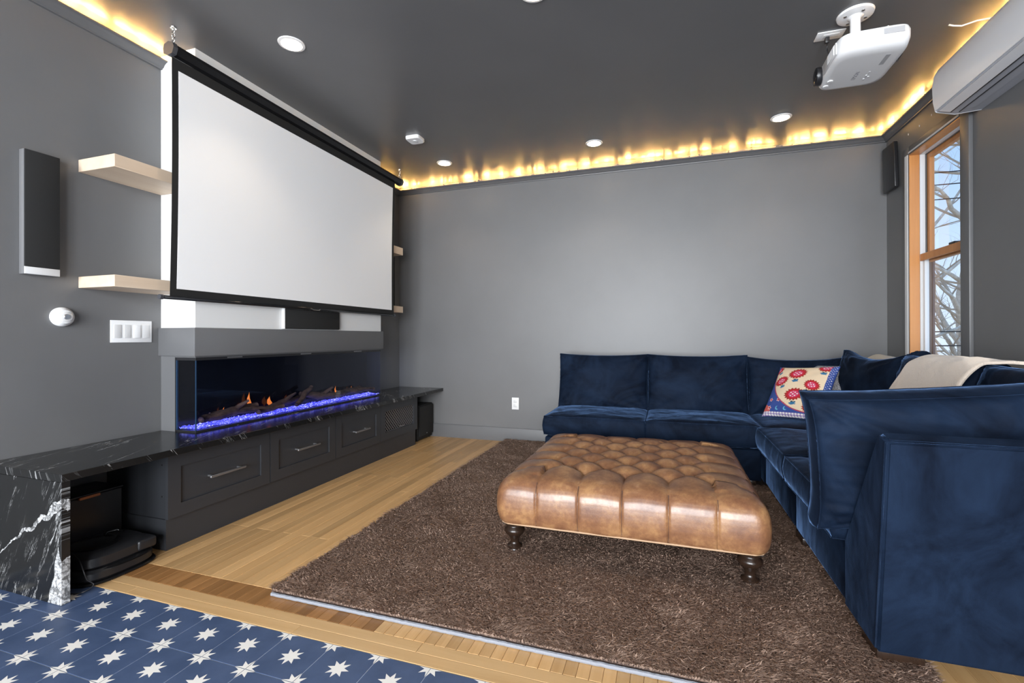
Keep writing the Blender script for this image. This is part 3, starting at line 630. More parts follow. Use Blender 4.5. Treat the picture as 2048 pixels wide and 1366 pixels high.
# air conditioner
ac = thing('air_conditioner', (1.55,2.75,2.35), 'white mini-split air conditioner on the right wall above the window', 'air conditioner')
AY0, AY1 = 2.34, 3.155
front = [(.150,2.478),(.190,2.455),(.208,2.42),(.216,2.36),(.213,2.28),(.204,2.232)]
body = [(.001,2.478)]+[(a-.006,b) for a,b in front]+[(.196,2.226),(.115,2.204),(.001,2.212)]
obj('housing', prism(B(), body, lambda u,v,t:(XR-u,t,v), AY0, AY1), ACD, ac, ang=35)
fp2 = front+[(a-.0055,b) for a,b in front[::-1]]
obj('front_panel', prism(B(), [(a+.001,b) for a,b in fp2], lambda u,v,t:(XR-u,t,v), AY0, AY1-.001), ACM, ac, ang=35)
obj('top_cover', prism(B(), [(.001,2.4785),(.150,2.4785),(.150,2.486),(.001,2.486)], lambda u,v,t:(XR-u,t,v), AY0, AY1), ACM, ac)
obj('end_cover', prism(B(), [(.001,2.478),(.15,2.478)]+[(a-.002,b) for a,b in front[1:]]+[(.196,2.225),(.115,2.203),(.001,2.211)], lambda u,v,t:(XR-u,t,v), AY1+.0005, AY1+.006), ACM, ac, ang=35)
obj('louver', prism(B(), [(.198,2.2225),(.150,2.2105),(.151,2.2065),(.200,2.219)], lambda u,v,t:(XR-u,t,v), AY0+.03, AY1-.03), ACM, ac)
obj('air_outlet', prism(B(), [(.146,2.2108),(.060,2.2075),(.060,2.2045),(.147,2.2075)], lambda u,v,t:(XR-u,t,v), AY0+.05, AY1-.06), ACD, ac)
for uu,vv in ((.148,2.2085),(.1935,2.2235),(.112,2.2048)): obj('seam', prism(B(), [(uu-.002,vv-.0045),(uu+.002,vv-.0040),(uu+.002,vv),(uu-.002,vv)], lambda u,v,t:(XR-u,t,v), AY0+.02, AY1-.03), BLK, ac)
t = obj('white_cord', tube(B(), [(1.345,2.905,2.5585),(1.365,2.905,2.550),(1.395,2.90,2.540),(1.44,2.87,2.537),(1.49,2.85,2.528),(1.535,2.83,2.505),(1.56,2.82,2.4885)], .004, 8), PLAS, smooth=True); tag(t, 'white cord from ceiling to the air conditioner top', 'cord')
for (y,z,wl) in ((3.95,2.40,'nearest the small black corner speaker'),(3.80,2.395,'second from the corner speaker'),(3.65,2.40,'third from the corner speaker'),(3.52,2.41,'nearest the air conditioner')):
    o = bx('wall_anchor', (XR-.003,XR-.0003,y,y+.004,z,z+.012), PLAS); tag(o, 'tiny white anchor mark above window casing, '+wl, 'anchor', 'white anchor marks above the window')
# ---------------------------------------------------------------- projector
pj = thing('projector', (.93,2.78,ZC), 'white ceiling-mounted projector with black lens facing the screen', 'projector')
pc = Vector((.935,2.790,0))
def pout(hx, hy, n=64, p=4.5): return rrect(pc.x, pc.y, hx, hy, n, p)
obj('body', loft(B(), [(rrect(pc.x,pc.y+.03,.120,.150,72,5),2.352),(rrect(pc.x,pc.y+.02,.140,.172,72,6),2.354),(rrect(pc.x,pc.y+.012,.147,.186,72,6),2.364),(pout(.150,.196,72,6),2.388),(pout(.150,.198,72,6),2.420),(pout(.145,.192,72,6),2.436),(pout(.130,.175,72,6),2.441)]), PLAS, pj, ang=50)
bx('top_cover', (.865,1.045,2.640,2.80,2.4412,2.456), PLAS, pj, .006, 3)
obj('lens_ring', lathe(B(), (pc.x-.150,2.895,2.393), [(.044,.004),(.047,-.012),(.044,-.022)][::-1], 32, 'x'), BLK, pj, ang=35)
obj('lens', lathe(B(), (pc.x-.1725,2.895,2.396), [(.018,-.006),(.034,-.002),(.038,.002)], 32, 'x'), BLKG, pj, smooth=True)
bx('front_panel', (pc.x-.1535,pc.x-.1465,2.64,2.835,2.366,2.424), PLAS2, pj, .003)
bx('vent_frame', (pc.x-.156,pc.x-.1537,2.655,2.755,2.372,2.420), PLAS, pj, .001)
for k in range(9): bx('vent_slat', (pc.x-.158,pc.x-.1562,2.660+k*.0105,2.665+k*.0105,2.375,2.417), PLAS2, pj)
for (x,y) in ((pc.x-.115,2.93),(pc.x-.108,2.88)): obj('foot', lathe(B(), (x,y,2.347), [(.013,0),(.014,.005)], 24), PLAS, pj, ang=40)
obj('mount_plate', lathe(B(), (.872,2.668,ZC-.014), [(.060,0),(.074,.004),(.077,.0135)], 48), PLAS, pj, ang=50)
for a in (20,110,200,290): obj('screw', cyl(B(), (.872+.05*math.cos(math.radians(a)),2.668+.05*math.sin(math.radians(a)),ZC-.0165),(.872+.05*math.cos(math.radians(a)),2.668+.05*math.sin(math.radians(a)),ZC-.0142),.007,n=12), METAL, pj)
obj('mount_pole', lathe(B(), (.872,2.668,2.441), [(.030,0),(.030,.014),(.022,.018),(.021,.095),(.034,.104)], 28), PLAS, pj, ang=40)
obj('mount_arm', tube(tube(B(), [(.872,2.668,2.462),(1.02,2.72,2.452)], .008, 8), [(.872,2.668,2.462),(.83,2.90,2.452)], .008, 8), PLAS, pj, smooth=True)
obj('knob', lathe(B(), (1.00,2.66,2.457), [(.008,0),(.009,.012),(.005,.02)], 16), METAL, pj)
def text(s, size, mtx, m, parent, name='lettering'):
    cu = bpy.data.curves.new('txt','FONT'); cu.body = s; cu.size = size; cu.align_x = 'CENTER'; cu.align_y = 'CENTER'; cu.extrude = .0002
    to = bpy.data.objects.new('txt', cu); COL.objects.link(to); dg = bpy.context.evaluated_depsgraph_get(); dg.update()
    me = bpy.data.meshes.new_from_object(to.evaluated_get(dg)); bpy.data.objects.remove(to); me.transform(mtx)
    o = link(name, me, m, parent); o.matrix_parent_inverse = parent_world(parent).inverted(); return o
GREYP = mat('grey_print', (.28,.28,.30), .6)
text('EPSON', .026, Matrix.Translation((.935,2.86,2.3512)) @ Matrix.Rotation(math.pi,4,'X') @ Matrix.Rotation(math.radians(90),4,'Z'), GREYP, pj)
bx('control_strip', (.985,.992,2.835,2.925,2.3508,2.352), PLAS2, pj)
for k in range(3): obj('button', lathe(B(), (.985+.014*(k%2),2.905-.018*k,2.3490), [(.0045,0),(.005,.0025)], 14), PLAS2, pj)
bx('warning_label', (1.005,1.025,2.690,2.780,2.3512,2.3519), mat('label_grey',(.42,.42,.43),.6), pj)
bx('rating_label', (.96,1.04,2.5905,2.5915,2.398,2.424), MT['label_grey'], pj)
obj('cable', tube(B(), [(1.083,2.86,2.40),(1.118,2.87,2.402),(1.130,2.85,2.425),(1.118,2.82,2.45),(1.08,2.80,2.458),(1.0,2.80,2.459)], .0035, 8), BLK, pj, smooth=True)
t = thing('ceiling_outlet', (.80,2.80,ZC), 'white outlet plate on ceiling with black plug beside the projector mount', 'outlet')
bx('plate', (.742,.868,2.770,2.845,ZC-.006,ZC-.0005), PLAS, t, .002); bx('insert', (.775,.845,2.790,2.825,ZC-.0085,ZC-.0062), PLAS2, t, .001)
bx('plug', (.785,.805,2.802,2.826,ZC-.040,ZC-.0087), BLK, t, .004); obj('plug_cord', tube(B(), [(.795,2.812,ZC-.038),(.795,2.812,ZC-.075),(.80,2.80,ZC-.105),(.83,2.79,ZC-.118)], .0032, 8), BLK, t, smooth=True)
# ---------------------------------------------------------------- rug
RX0, RX1, RY0, RY1 = -1.470, .735, 1.450, 4.262
rg = thing('shag_rug', ((RX0+RX1)/2,(RY0+RY1)/2,0), 'large shaggy brown rug on the oak floor under the ottoman', 'rug')
bx('backing', (RX0,RX1,RY0,RY1,.007,.014), RUGB, rg)
pd = B(); box(pd, RX0+.012, RX1-.015, RY0-.012, RY1-.02, .0005, .0065)
n = 420; pts = [(RX0+.012+(RX1-RX0-.03)*i/n, RY0-.013+.0012*noise.noise(Vector((i*.3,0,0))), .0075+.0012*noise.noise(Vector((i*.21,4,0)))) for i in range(n+1)]
tube(pd, pts, .0068, 7); obj('rug_pad', pd, PAD, rg)
def fur(count):
    rs = np.random.RandomState(3)
    u = rs.rand(count*3); v = rs.rand(count*3)
    x = RX0+(RX1-RX0)*u; y = RY0+(RY1-RY0)*v**1.25
    keep = ~(((x > .63) & (y > 1.72)) | ((y > 3.45) & (x > -.85)))
    x = x[keep][:count]; y = y[keep][:count]; n = len(x)
    # flow field: clumpy lean direction
    def fld(a, b, s):
        r = np.random.RandomState(s); out = np.zeros(n)
        for k in range(9):
            fx, fy = r.randn(2)*(4+4.5*k); out += np.sin(fx*a+fy*b+r.rand()*6.28)/(1+.35*k)
        return out
    ang = fld(x*2.6,y*2.6,1)*.30+rs.randn(n)*.70-1.3; lean = .55+.04*fld(x,y,2)+.45*rs.rand(n)
    ln = (.020+.014*rs.rand(n))*(1+.10*fld(x,y,5)); dx = np.cos(ang); dy = np.sin(ang); w = .0013+.0018*rs.rand(n); w *= (1+.12*(y-1.4))
    px, py = -dy, dx; z0 = .012
    h1 = ln*.55; o1 = lean*ln*.30; h2 = ln*np.clip(1-.42*lean,.3,1); o2 = lean*ln*.95
    V = np.zeros((n,5,3))
    V[:,0] = np.stack([x-px*w,y-py*w,np.full(n,z0)],1); V[:,1] = np.stack([x+px*w,y+py*w,np.full(n,z0)],1)
    V[:,2] = np.stack([x+dx*o1+px*w*.9,y+dy*o1+py*w*.9,z0+h1],1); V[:,3] = np.stack([x+dx*o1-px*w*.9,y+dy*o1-py*w*.9,z0+h1],1)
    V[:,4] = np.stack([x+dx*o2,y+dy*o2,z0+h2],1)
    V[:,:,0] = np.clip(V[:,:,0],RX0-.035,RX1+.03)
    me = bpy.data.meshes.new('fur'); me.vertices.add(n*5); me.vertices.foreach_set('co', V.reshape(-1).astype(np.float32))
    base = (np.arange(n)*5)[:,None]; li = np.concatenate([base+np.array([[0,1,2,3]]), base+np.array([[3,2,4]])],1).reshape(-1)
    me.loops.add(n*7); me.loops.foreach_set('vertex_index', li.astype(np.int32))
    me.polygons.add(n*2); ls = (np.arange(n)*7)[:,None]+np.array([[0,4]]); me.polygons.foreach_set('loop_start', ls.reshape(-1).astype(np.int32))
    me.update(calc_edges=True); me.validate()
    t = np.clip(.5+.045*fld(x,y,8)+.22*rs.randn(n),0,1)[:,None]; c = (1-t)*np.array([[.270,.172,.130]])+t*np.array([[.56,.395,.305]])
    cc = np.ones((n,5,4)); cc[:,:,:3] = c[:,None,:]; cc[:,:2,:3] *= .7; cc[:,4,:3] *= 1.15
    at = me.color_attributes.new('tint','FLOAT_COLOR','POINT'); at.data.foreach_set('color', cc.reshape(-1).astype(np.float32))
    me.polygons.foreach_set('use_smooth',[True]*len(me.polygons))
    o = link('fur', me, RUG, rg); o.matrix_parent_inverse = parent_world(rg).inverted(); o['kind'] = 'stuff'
fur(330000)
# ---------------------------------------------------------------- ottoman
OX, OY, HA = -.178, 2.540, .552
ot = thing('tufted_ottoman', (OX,OY,0), 'square button-tufted brown leather ottoman on turned dark legs', 'ottoman')
cols = [-.37,-.185,0,.185,.37]; SP = .185; TOPZ = .398
def tuft(x, y):
    """downward displacement of the top at local (x,y)"""
    inx = np.abs(x) <= .37; iny = np.abs(y) <= .37
    p = (x+y)/SP; q = (x-y)/SP
    dia = (np.abs(np.sin(np.pi*p/2))*np.abs(np.sin(np.pi*q/2)))
    # buttons sit where x,y both odd-or-both-even multiples of SP/2 -> diamond of half pitch
    p2 = (x+y)/SP; q2 = (x-y)/SP
    d1 = np.abs(np.sin(np.pi*p2)); d2 = np.abs(np.sin(np.pi*q2))
    h_in = np.power(np.clip(d1*d2,0,1), .36)
    hx = np.power(np.abs(np.sin(np.pi*x/SP)), .38); hy = np.power(np.abs(np.sin(np.pi*y/SP)), .38)
    h = np.where(inx & iny, h_in, np.where(inx, hx, np.where(iny, hy, 1.0)))
    return h
sN = []
base = np.linspace(-1,1,97)
for c in cols:
    t0 = c/HA; sN += [t0-.012,t0-.006,t0,t0+.006,t0+.012]
tt = np.unique(np.round(np.concatenate([base,sN]),4)); tt = tt[(tt < .9999)]
per = []
for s in range(4):
    for t in tt:
        a = [(t,-1),(1,t),(-t,1),(-1,-t)][s]; per.append(a)
per = np.array(per)
def rsq(p, half, rad):
    """point on a rounded square of half size"""
    q = p*half; m = half-rad; ax = np.abs(q[:,0]); ay = np.abs(q[:,1]); ex = np.maximum(ax-m,0); ey = np.maximum(ay-m,0)
    d = np.hypot(ex,ey); both = (ex > 0) & (ey > 0); f = np.where(both & (d > rad), rad/np.maximum(d,1e-9), 1)
    nx_ = np.where(ax > m, m+ex*f, ax); ny_ = np.where(ay > m, m+ey*f, ay)
    return np.stack([np.sign(q[:,0])*nx_, np.sign(q[:,1])*ny_],1)
rings = []
sideprof = [(.542,.166),(.549,.176),(.555,.196),(.559,.222),(.560,.250),(.559,.276),(.556,.300),(.550,.321),(.540,.339),(.525,.354),(.505,.366),(.482,.374),(.458,.380)]
sp = []
for (a,b),(c,d) in zip(sideprof,sideprof[1:]):
    for k in range(3): sp.append((a+(c-a)*k/3, b+(d-b)*k/3))
for h,z in sp:
    q = rsq(per, h, .055); g = np.zeros(len(per))
    for c in cols:
        onx = np.abs(np.abs(per[:,1])-1) < 1e-6; ony = np.abs(np.abs(per[:,0])-1) < 1e-6
        g = np.maximum(g, np.where(onx, np.exp(-((q[:,0]-c)/.0042)**2), 0)); g = np.maximum(g, np.where(ony, np.exp(-((q[:,1]-c)/.0042)**2), 0))
    fade = np.clip((z-.30)/.08,0,1); nrm = q/np.maximum(np.abs(q).max(1),1e-6)[:,None]
    hh = tuft(q[:,0]*.9,q[:,1]*.9) if False else 1
    puff = np.zeros(len(per))
    onx = np.abs(np.abs(per[:,1])-1) < 1e-6; s_ = np.where(onx, q[:,0], q[:,1]); puff = .004*np.abs(np.sin(np.pi*s_/SP))**.5
    q = q-nrm*(g*.006)[:,None]+nrm*(puff)[:,None]
    zz = z-fade*(.012*(1-np.abs(np.sin(np.pi*s_/SP))**.45))*(np.abs(s_) < .46)
    rings.append(np.stack([q[:,0],q[:,1],zz if np.ndim(zz) else np.full(len(per),z)],1))
K = 74
for k in range(K+1):
    h = .458*(1-k/K); q = rsq(per, max(h,.0005), .05*min(1,h/.4)); H = tuft(q[:,0],q[:,1])
    zt = TOPZ-(.018*(h/.458)**5); dep = .043*(1-H)
    edge = np.clip((np.maximum(np.abs(q[:,0]),np.abs(q[:,1]))-.37)/.088,0,1); dep = dep*(1-.62*edge)
    z = zt-dep
    rings.append(np.stack([q[:,0],q[:,1],z],1))
P = np.stack(rings,1); P[:,:,0] += OX; P[:,:,1] += OY
for i in range(P.shape[0]):
    for j in range(0,P.shape[1]):
        v = P[i,j]; nz = noise.noise(Vector((v[0]*9,v[1]*9,v[2]*9))); P[i,j,2] += .0035*nz
SEAMM = mat('dark_stitch', (.06,.025,.014), .6)
for c in cols:
    for (sx_,sy_) in ((0,-1),(0,1),(-1,0),(1,0)):
        pts = []
        for h_,z_ in sideprof[1:10]:
            o_ = h_+.004*0-.0052; pts.append((OX+(c if sx_ == 0 else sx_*o_), OY+(c if sy_ == 0 else sy_*o_), z_))
        obj('seam', tube(B(), pts, .0016, 5), SEAMM, ot, smooth=True)
gridmesh('cushion_top', P, closed_u=True, mats=[LEA], parent=ot)
bx('frame', (OX-.53,OX+.53,OY-.53,OY+.53,.158,.168), BLK, ot)
hb = .5445; rp = rsq(per, hb, .055); obj('piping', tube(B(), [(OX+a,OY+b,.1655) for a,b in rp[::4]], .0042, 6, closed=True), PIPE, ot, smooth=True)
bme = None
for r_,offs in ((5,cols),(4,[-.2775,-.0925,.0925,.2775])):
    for bxx in offs:
        for byy in offs:
            if bme is None:
                bm = B(); lathe(bm, (0,0,0), [(.011,0),(.011,.002),(.008,.0045),(.003,.0058)], 12); bme = bpy.data.meshes.new('button'); bm.to_mesh(bme); bm.free(); bme.materials.append(LEA)
                bme.polygons.foreach_set('use_smooth',[True]*len(bme.polygons))
            e = max(abs(bxx),abs(byy)); piece('button', bme, (bxx,byy,TOPZ-.018*(e/.458)**5-.043+.003), ot)
legp = [(.016,.030),(.022,.032),(.024,.040),(.021,.048),(.0145,.055),(.014,.068),(.018,.082),(.026,.095),(.031,.108),(.031,.119),(.026,.130),(.022,.134),(.030,.140),(.033,.146),(.033,.158)]
legp = [(.015,.0125),(.0195,.014),(.0205,.022),(.018,.03),(.0235,.036),(.0235,.043),(.016,.050),(.0135,.060),(.0150,.074),(.021,.088),(.030,.100),(.033,.112),(.031,.122),(.025,.130),(.024,.134),(.030,.139),(.030,.144),(.0245,.148),(.0245,.1585)]
for sx_ in (-1,1):
    for sy_ in (-1,1): obj('leg', lathe(B(), (OX+sx_*.492,OY+sy_*.470,0), [(a*1.45,b) for a,b in legp], 32), LEG, ot, ang=50)
# ---------------------------------------------------------------- cushions
def cushion(name, w, h, t, mtx, m, parent=None, n=34, edge=.10, pinch=.02, wr=.006, seed=0, ears=0.0, piping=True, power=3.2, colorfn=None, pipem=None, sag=0.0, topdip=0.0):
    """soft box: width along X, height along Z, thickness along Y"""
    u = np.linspace(-1,1,n); U,V = np.meshgrid(u,u,indexing='ij')
    # concentrate samples at the border
    U = np.sign(U)*(1-(1-np.abs(U))**1.25); V = np.sign(V)*(1-(1-np.abs(V))**1.25)
    X = w/2*U*(1-pinch*(1-V**2)); Zz = h/2*V*(1-pinch*(1-U**2))
    X = X*(1+ears*(np.abs(U*V)**4)); Zz = Zz*(1+ears*(np.abs(U*V)**4))
    Zz = Zz-topdip*(1-U**2)*np.clip(V,0,1)**2
    T = edge*t/2+(1-edge)*t/2*np.sqrt(np.clip((1-np.abs(U)**power)*(1-np.abs(V)**power),0,1))
    NZ = np.zeros_like(U)
    for i in range(n):
        for j in range(n):
            cu, cv = U[i,j], V[i,j]
            a = noise.noise(Vector((cu*2.1+seed*7,cv*2.1,seed*3.1)))*.9
            # creases that run out of the corners
            best = 0
            for sx2 in (-1,1):
                for sz2 in (-1,1):
                    dx_, dz_ = cu-sx2*1.05, cv-sz2*1.05; r = math.hypot(dx_,dz_); an = math.atan2(dz_,dx_)
                    best += noise.noise(Vector((an*4.2,seed+sx2*3+sz2*7,r*.9)))*math.exp(-r*1.6)*1.8
            eg = noise.noise(Vector((cu*9,seed*2.3,1)))*max(0,abs(cv)-.55)*2+noise.noise(Vector((cv*9,seed*1.3,8)))*max(0,abs(cu)-.55)*2
            NZ[i,j] = (a+best+eg*.8)*(1-.88*max(abs(cu),abs(cv))**14)
    out = []
    Fp = np.stack([X,-(T+wr*NZ),Zz],-1); Bp = np.stack([X,(T+wr*NZ*.5),Zz],-1)
    V0 = Fp.reshape(-1,3); V1 = Bp.reshape(-1,3); verts = [tuple(v) for v in V0]+[tuple(v) for v in V1]; faces = []
    idx = lambda i,j: i*n+j
    for i in range(n-1):
        for j in range(n-1):
            faces.append((idx(i,j),idx(i+1,j),idx(i+1,j+1),idx(i,j+1)))
            faces.append(tuple(n*n+k for k in (idx(i,j),idx(i,j+1),idx(i+1,j+1),idx(i+1,j))))
    loop = [(i,0) for i in range(n-1)]+[(n-1,j) for j in range(n-1)]+[(i,n-1) for i in range(n-1,0,-1)]+[(0,j) for j in range(n-1,0,-1)]
    prev = [idx(*q) for q in loop]; segs = 4; fl = prev
    for s in range(1,segs+1):
        if s == segs: cur = [n*n+idx(*q) for q in loop]
        else:
            cur = []; f = s/segs
            for q in loop:
                a = Fp[q]; b = Bp[q]; p = a*(1-f)+b*f; bul = math.sin(math.pi*f)*min(.010,edge*t*.18)
                d = np.array([U[q] if abs(U[q]) > .999 else 0, 0, V[q] if abs(V[q]) > .999 else 0]); p = p+d*bul
                cur.append(len(verts)); verts.append(tuple(p))
        m_ = len(loop)
        for k in range(m_): faces.append((prev[(k+1)%m_],prev[k],cur[k],cur[(k+1)%m_]))
        prev = cur
    me = bpy.data.meshes.new(name); me.from_pydata(verts,[],faces); me.polygons.foreach_set('use_smooth',[True]*len(faces))
    if colorfn:
        at = me.color_attributes.new('print','FLOAT_COLOR','POINT'); cc = []
        for k,v in enumerate(verts):
            uu, vv = v[0]/(w/2), v[2]/(h/2); cc += [*colorfn(uu,vv,k >= n*n),1]
        at.data.foreach_set('color', cc)
    me.transform(mtx); o = link(name, me, m, parent)
    if parent: o.matrix_parent_inverse = parent_world(parent).inverted()
    if piping:
        bm = B()
        for A in ((Fp,Bp) if edge > .3 else (Fp,)):
            pts = [mtx @ Vector(A[q]) for q in loop[::1]]; tube(bm, pts, .0028, 5, closed=True)
        pb = obj('seam', bm, pipem or m, o, smooth=True)
    return o
def place(loc, yaw=0, pitch=0, roll=0):
    return Matrix.Translation(loc) @ Matrix.Rotation(math.radians(yaw),4,'Z') @ Matrix.Rotation(math.radians(pitch),4,'X') @ Matrix.Rotation(math.radians(roll),4,'Y')
def base_box(parent, x0, x1, y0, y1, z0=.058, z1=.262, name='base'):
    bm = B(); box(bm, x0, x1, y0, y1, z0, z1, .012, 3); return obj(name, bm, VEL, parent, ang=50)
def feet(parent, x0, x1, y0, y1, s=.05, in_=.03, z0=.0145):
    for x in (x0+in_, x1-in_-s):
        for y in (y0+in_, y1-in_-s): bx('foot', (x,x+s,y,y+s,z0,.0585), LEG, parent, .003)
def back_frame(parent, p, name='back_frame'):
    """p: 4 floor-plan/height profile points + extrusion"""
    bm, m_ = B(), None
    prof_, fn, a, b = p; prism(bm, prof_, fn, a, b); bmesh.ops.bevel(bm, geom=bm.edges[:], offset=.010, segments=3, affect='EDGES'); return obj(name, bm, VEL, parent, ang=50)
# back-row sections
def armless(x0, x1, label, seed):
    s = thing('sofa_section', ((x0+x1)/2,3.8,0), label, 'sofa', 'navy velvet sectional sofa pieces')
    base_box(s, x0+.004, x1-.004, 3.405, 4.05); feet(s, x0, x1, 3.405, 4.24)
    back_frame(s, ([(4.05,.058),(4.235,.058),(4.262,.70),(4.185,.70),(4.05,.262)], lambda u,v,t:(t,u,v), x0+.004, x1-.004))
    w = x1-x0-.006; cx_ = (x0+x1)/2
    cushion('seat_cushion', w, .64, .178, place((cx_,3.70,.350),0,90), VEL, s, edge=.74, pinch=.004, wr=.012, seed=seed, power=4)
    cushion('back_cushion', w+.005, .465, .235, place((cx_-.002,3.985,.622),0,-11), VEL, s, n=44, edge=.40, pinch=.018, wr=.019, seed=seed+3, ears=.005, power=2.4, topdip=.010)
    return s
armless(-.868,-.142,'left-hand armless navy velvet sofa section against the back wall',1)
armless(-.138,.590,'middle armless navy velvet sofa section on the back wall, behind ottoman',2)
# far corner
s = thing('sofa_section', (1.07,3.85,0), 'navy velvet corner sofa section holding the patterned pillow', 'sofa', 'navy velvet sectional sofa pieces')
base_box(s, .596, 1.40, 3.372, 4.05); feet(s, .60, 1.55, 3.372, 4.24)
back_frame(s, ([(4.05,.058),(4.235,.058),(4.262,.70),(4.185,.70),(4.05,.262)], lambda u,v,t:(t,u,v), .596, 1.54))
back_frame(s, ([(1.40,.058),(1.535,.058),(1.548,.70),(1.47,.70),(1.40,.262)], lambda u,v,t:(u,t,v), 3.372, 4.049), 'side_frame')
cushion('seat_cushion', .80, .68, .178, place((.995,3.70,.346),0,90), VEL, s, edge=.74, pinch=.004, wr=.006, seed=11, power=4)
cushion('back_cushion', .64, .455, .23, place((.915,4.00,.612),0,-11), VEL, s, n=44, edge=.42, pinch=.012, wr=.022, seed=12, ears=.02, topdip=.02)
cushion('back_cushion', .70, .50, .21, place((1.245,3.565,.650),-80,-15,-1), VEL, s, n=44, edge=.36, pinch=.02, wr=.018, seed=13, ears=.05, topdip=.045)
# right-hand row
s = thing('sofa_section', (1.07,3.0,0), 'armless navy velvet sofa section along right wall, under cream throw', 'sofa', 'navy velvet sectional sofa pieces')
base_box(s, .604, 1.40, 2.640, 3.366); feet(s, .61, 1.55, 2.64, 3.366)
back_frame(s, ([(1.40,.058),(1.535,.058),(1.548,.70),(1.47,.70),(1.40,.262)], lambda u,v,t:(u,t,v), 2.640, 3.366))
cushion('seat_cushion', .80, .722, .178, place((.955,3.003,.352),0,90), VEL, s, edge=.70, pinch=.004, wr=.015, seed=21, power=3.4)
cushion('back_cushion', .68, .49, .23, place((1.285,2.895,.640),-90,-14), VEL, s, edge=.42, pinch=.012, wr=.012, seed=22, ears=.02, topdip=.0)
# near corner: its back turned to the camera
s = thing('sofa_section', (1.07,2.1,0), 'nearest navy velvet corner sofa section with its tall back toward camera', 'sofa', 'navy velvet sectional sofa pieces')
base_box(s, .604, 1.40, 1.935, 2.632); feet(s, .592, 1.55, 1.68, 2.632, .12, .010, .0145)
back_frame(s, ([(1.668,.058),(1.932,.058),(1.932,.290),(1.652,.722),(1.592,.706)], lambda u,v,t:(t,u,v), .592, 1.56))
back_frame(s, ([(1.40,.058),(1.535,.058),(1.548,.70),(1.47,.70),(1.40,.262)], lambda u,v,t:(u,t,v), 1.935, 2.632), 'side_frame')
obj('seam', tube(tube(B(), [(.5905,1.669,.075),(.5905,1.594,.700)], .003, 6), [(.60,1.591,.706),(1.55,1.591,.706)], .003, 6), VEL, s, smooth=True)
cushion('seat_cushion', .80, .700, .170, place((.955,2.275,.350),0,90), VEL, s, edge=.70, pinch=.004, wr=.015, seed=31, power=3.4)
cushion('back_cushion', .80, .450, .25, place((.895,1.925,.603),180,-8,5.2), VEL, s, n=64, edge=.50, pinch=.010, wr=.030, seed=32, ears=.035, topdip=.004)
cushion('back_cushion', .66, .47, .22, place((1.285,2.20,.635),-90,-14), VEL, s, edge=.42, pinch=.012, wr=.012, seed=34, ears=.02)
# ---------------------------------------------------------------- pillows and throw
CREAM=(.83,.66,.46); RED=(.55,.012,.030); BLUE=(.035,.075,.30); TEAL=(.03,.17,.34); WHT=(.85,.82,.80); PINK=(.62,.06,.16); DRED=(.36,.02,.015); LTB=(.15,.50,.65)
def printfn(u, v, back):
    if back: return BLUE
    # border bands
    if v < -.86: return WHT if (math.sin(u*60)+math.sin(v*90)) > .1 else (.30,.22,.45)
    if u > .86: return BLUE if math.sin(v*70)*math.sin(u*90) < .75 else WHT
    cxr, cyr, R = .62, .72, 1.52
    d = math.hypot(u-cxr, v-cyr)
    if d > R+.035:
        # blue field with scattered small flowers and crescents
        gu, gv = u*3.4, v*3.4; iu, iv = math.floor(gu), math.floor(gv); fu, fv = gu-iu-.5, gv-iv-.5; hsh = (iu*73+iv*37)%5
        r = math.hypot(fu,fv); a = math.atan2(fv,fu)
        if hsh in (0,2):
            if r < .10: return RED
            if r < .26*(.75+.25*math.cos(5*a)): return (.80,.45,.40)
        elif hsh in (1,3):
            if r < .22 and math.hypot(fu-.09,fv-.04) > .17: return LTB
        if u < -.70 and v < -.55 and math.hypot(u+1,v+.9) < .30: return (.62,.12,.10)
        return BLUE
    if d > R: return (.45,.05,.10)
    for (mx,my,s,rot) in ((-.10,.62,.32,.1),(-.58,.30,.27,.5),(.52,.16,.27,-.4),(.05,-.22,.34,.1),(.72,.92,.28,0),(-.92,.78,.22,.9),(-.30,-.66,.22,-.5),(.66,-.62,.27,.2)):
        du, dv = u-mx, v-my; c, sn = math.cos(rot), math.sin(rot); x = (du*c+dv*sn)/s; y = (-du*sn+dv*c)/(s*.72); r = math.hypot(x,y); a = math.atan2(y,x)
        spk = .80+.22*(abs(((a*17/(2*math.pi)) % 1)-.5)*2)
        if r < .62:
            if r < .44:
                q = math.cos(x*15+1)*math.cos(y*13)
                if q > .45: return WHT
            return PINK if r < .5 else RED
        if r < .72: return RED
        if r < spk: return DRED
        # leafy tail underneath
        ty = y+1.25
        if abs(x) < .40 and abs(ty) < .34:
            rr = math.hypot(x,ty*1.1+.10); aa = math.atan2(ty+.25,x)
            if rr < .38*(.55+.45*abs(math.cos(3.5*aa))): return TEAL if ty < .05 else (.05,.06,.08)
    return CREAM
mt = place((.868,3.675,.618),-52,-33,-5)
pt = cushion('throw_pillow', .42, .40, .12, mt, PRINT, None, n=190, edge=.06, pinch=.035, wr=.003, seed=41, ears=.02, piping=False, colorfn=printfn, power=2.4)
tag(pt, 'colourful cotton pillow with red medallion flowers and blue corner on sofa', 'pillow')
pt = cushion('throw_pillow', .42, .40, .11, place((1.070,3.800,.628),-44,-34,-2), TWEED, None, n=40, edge=.06, pinch=.035, wr=.003, seed=43, ears=.03, piping=False, power=2.4)
tag(pt, 'grey tweed pillow tucked behind the colourful pillow', 'pillow')
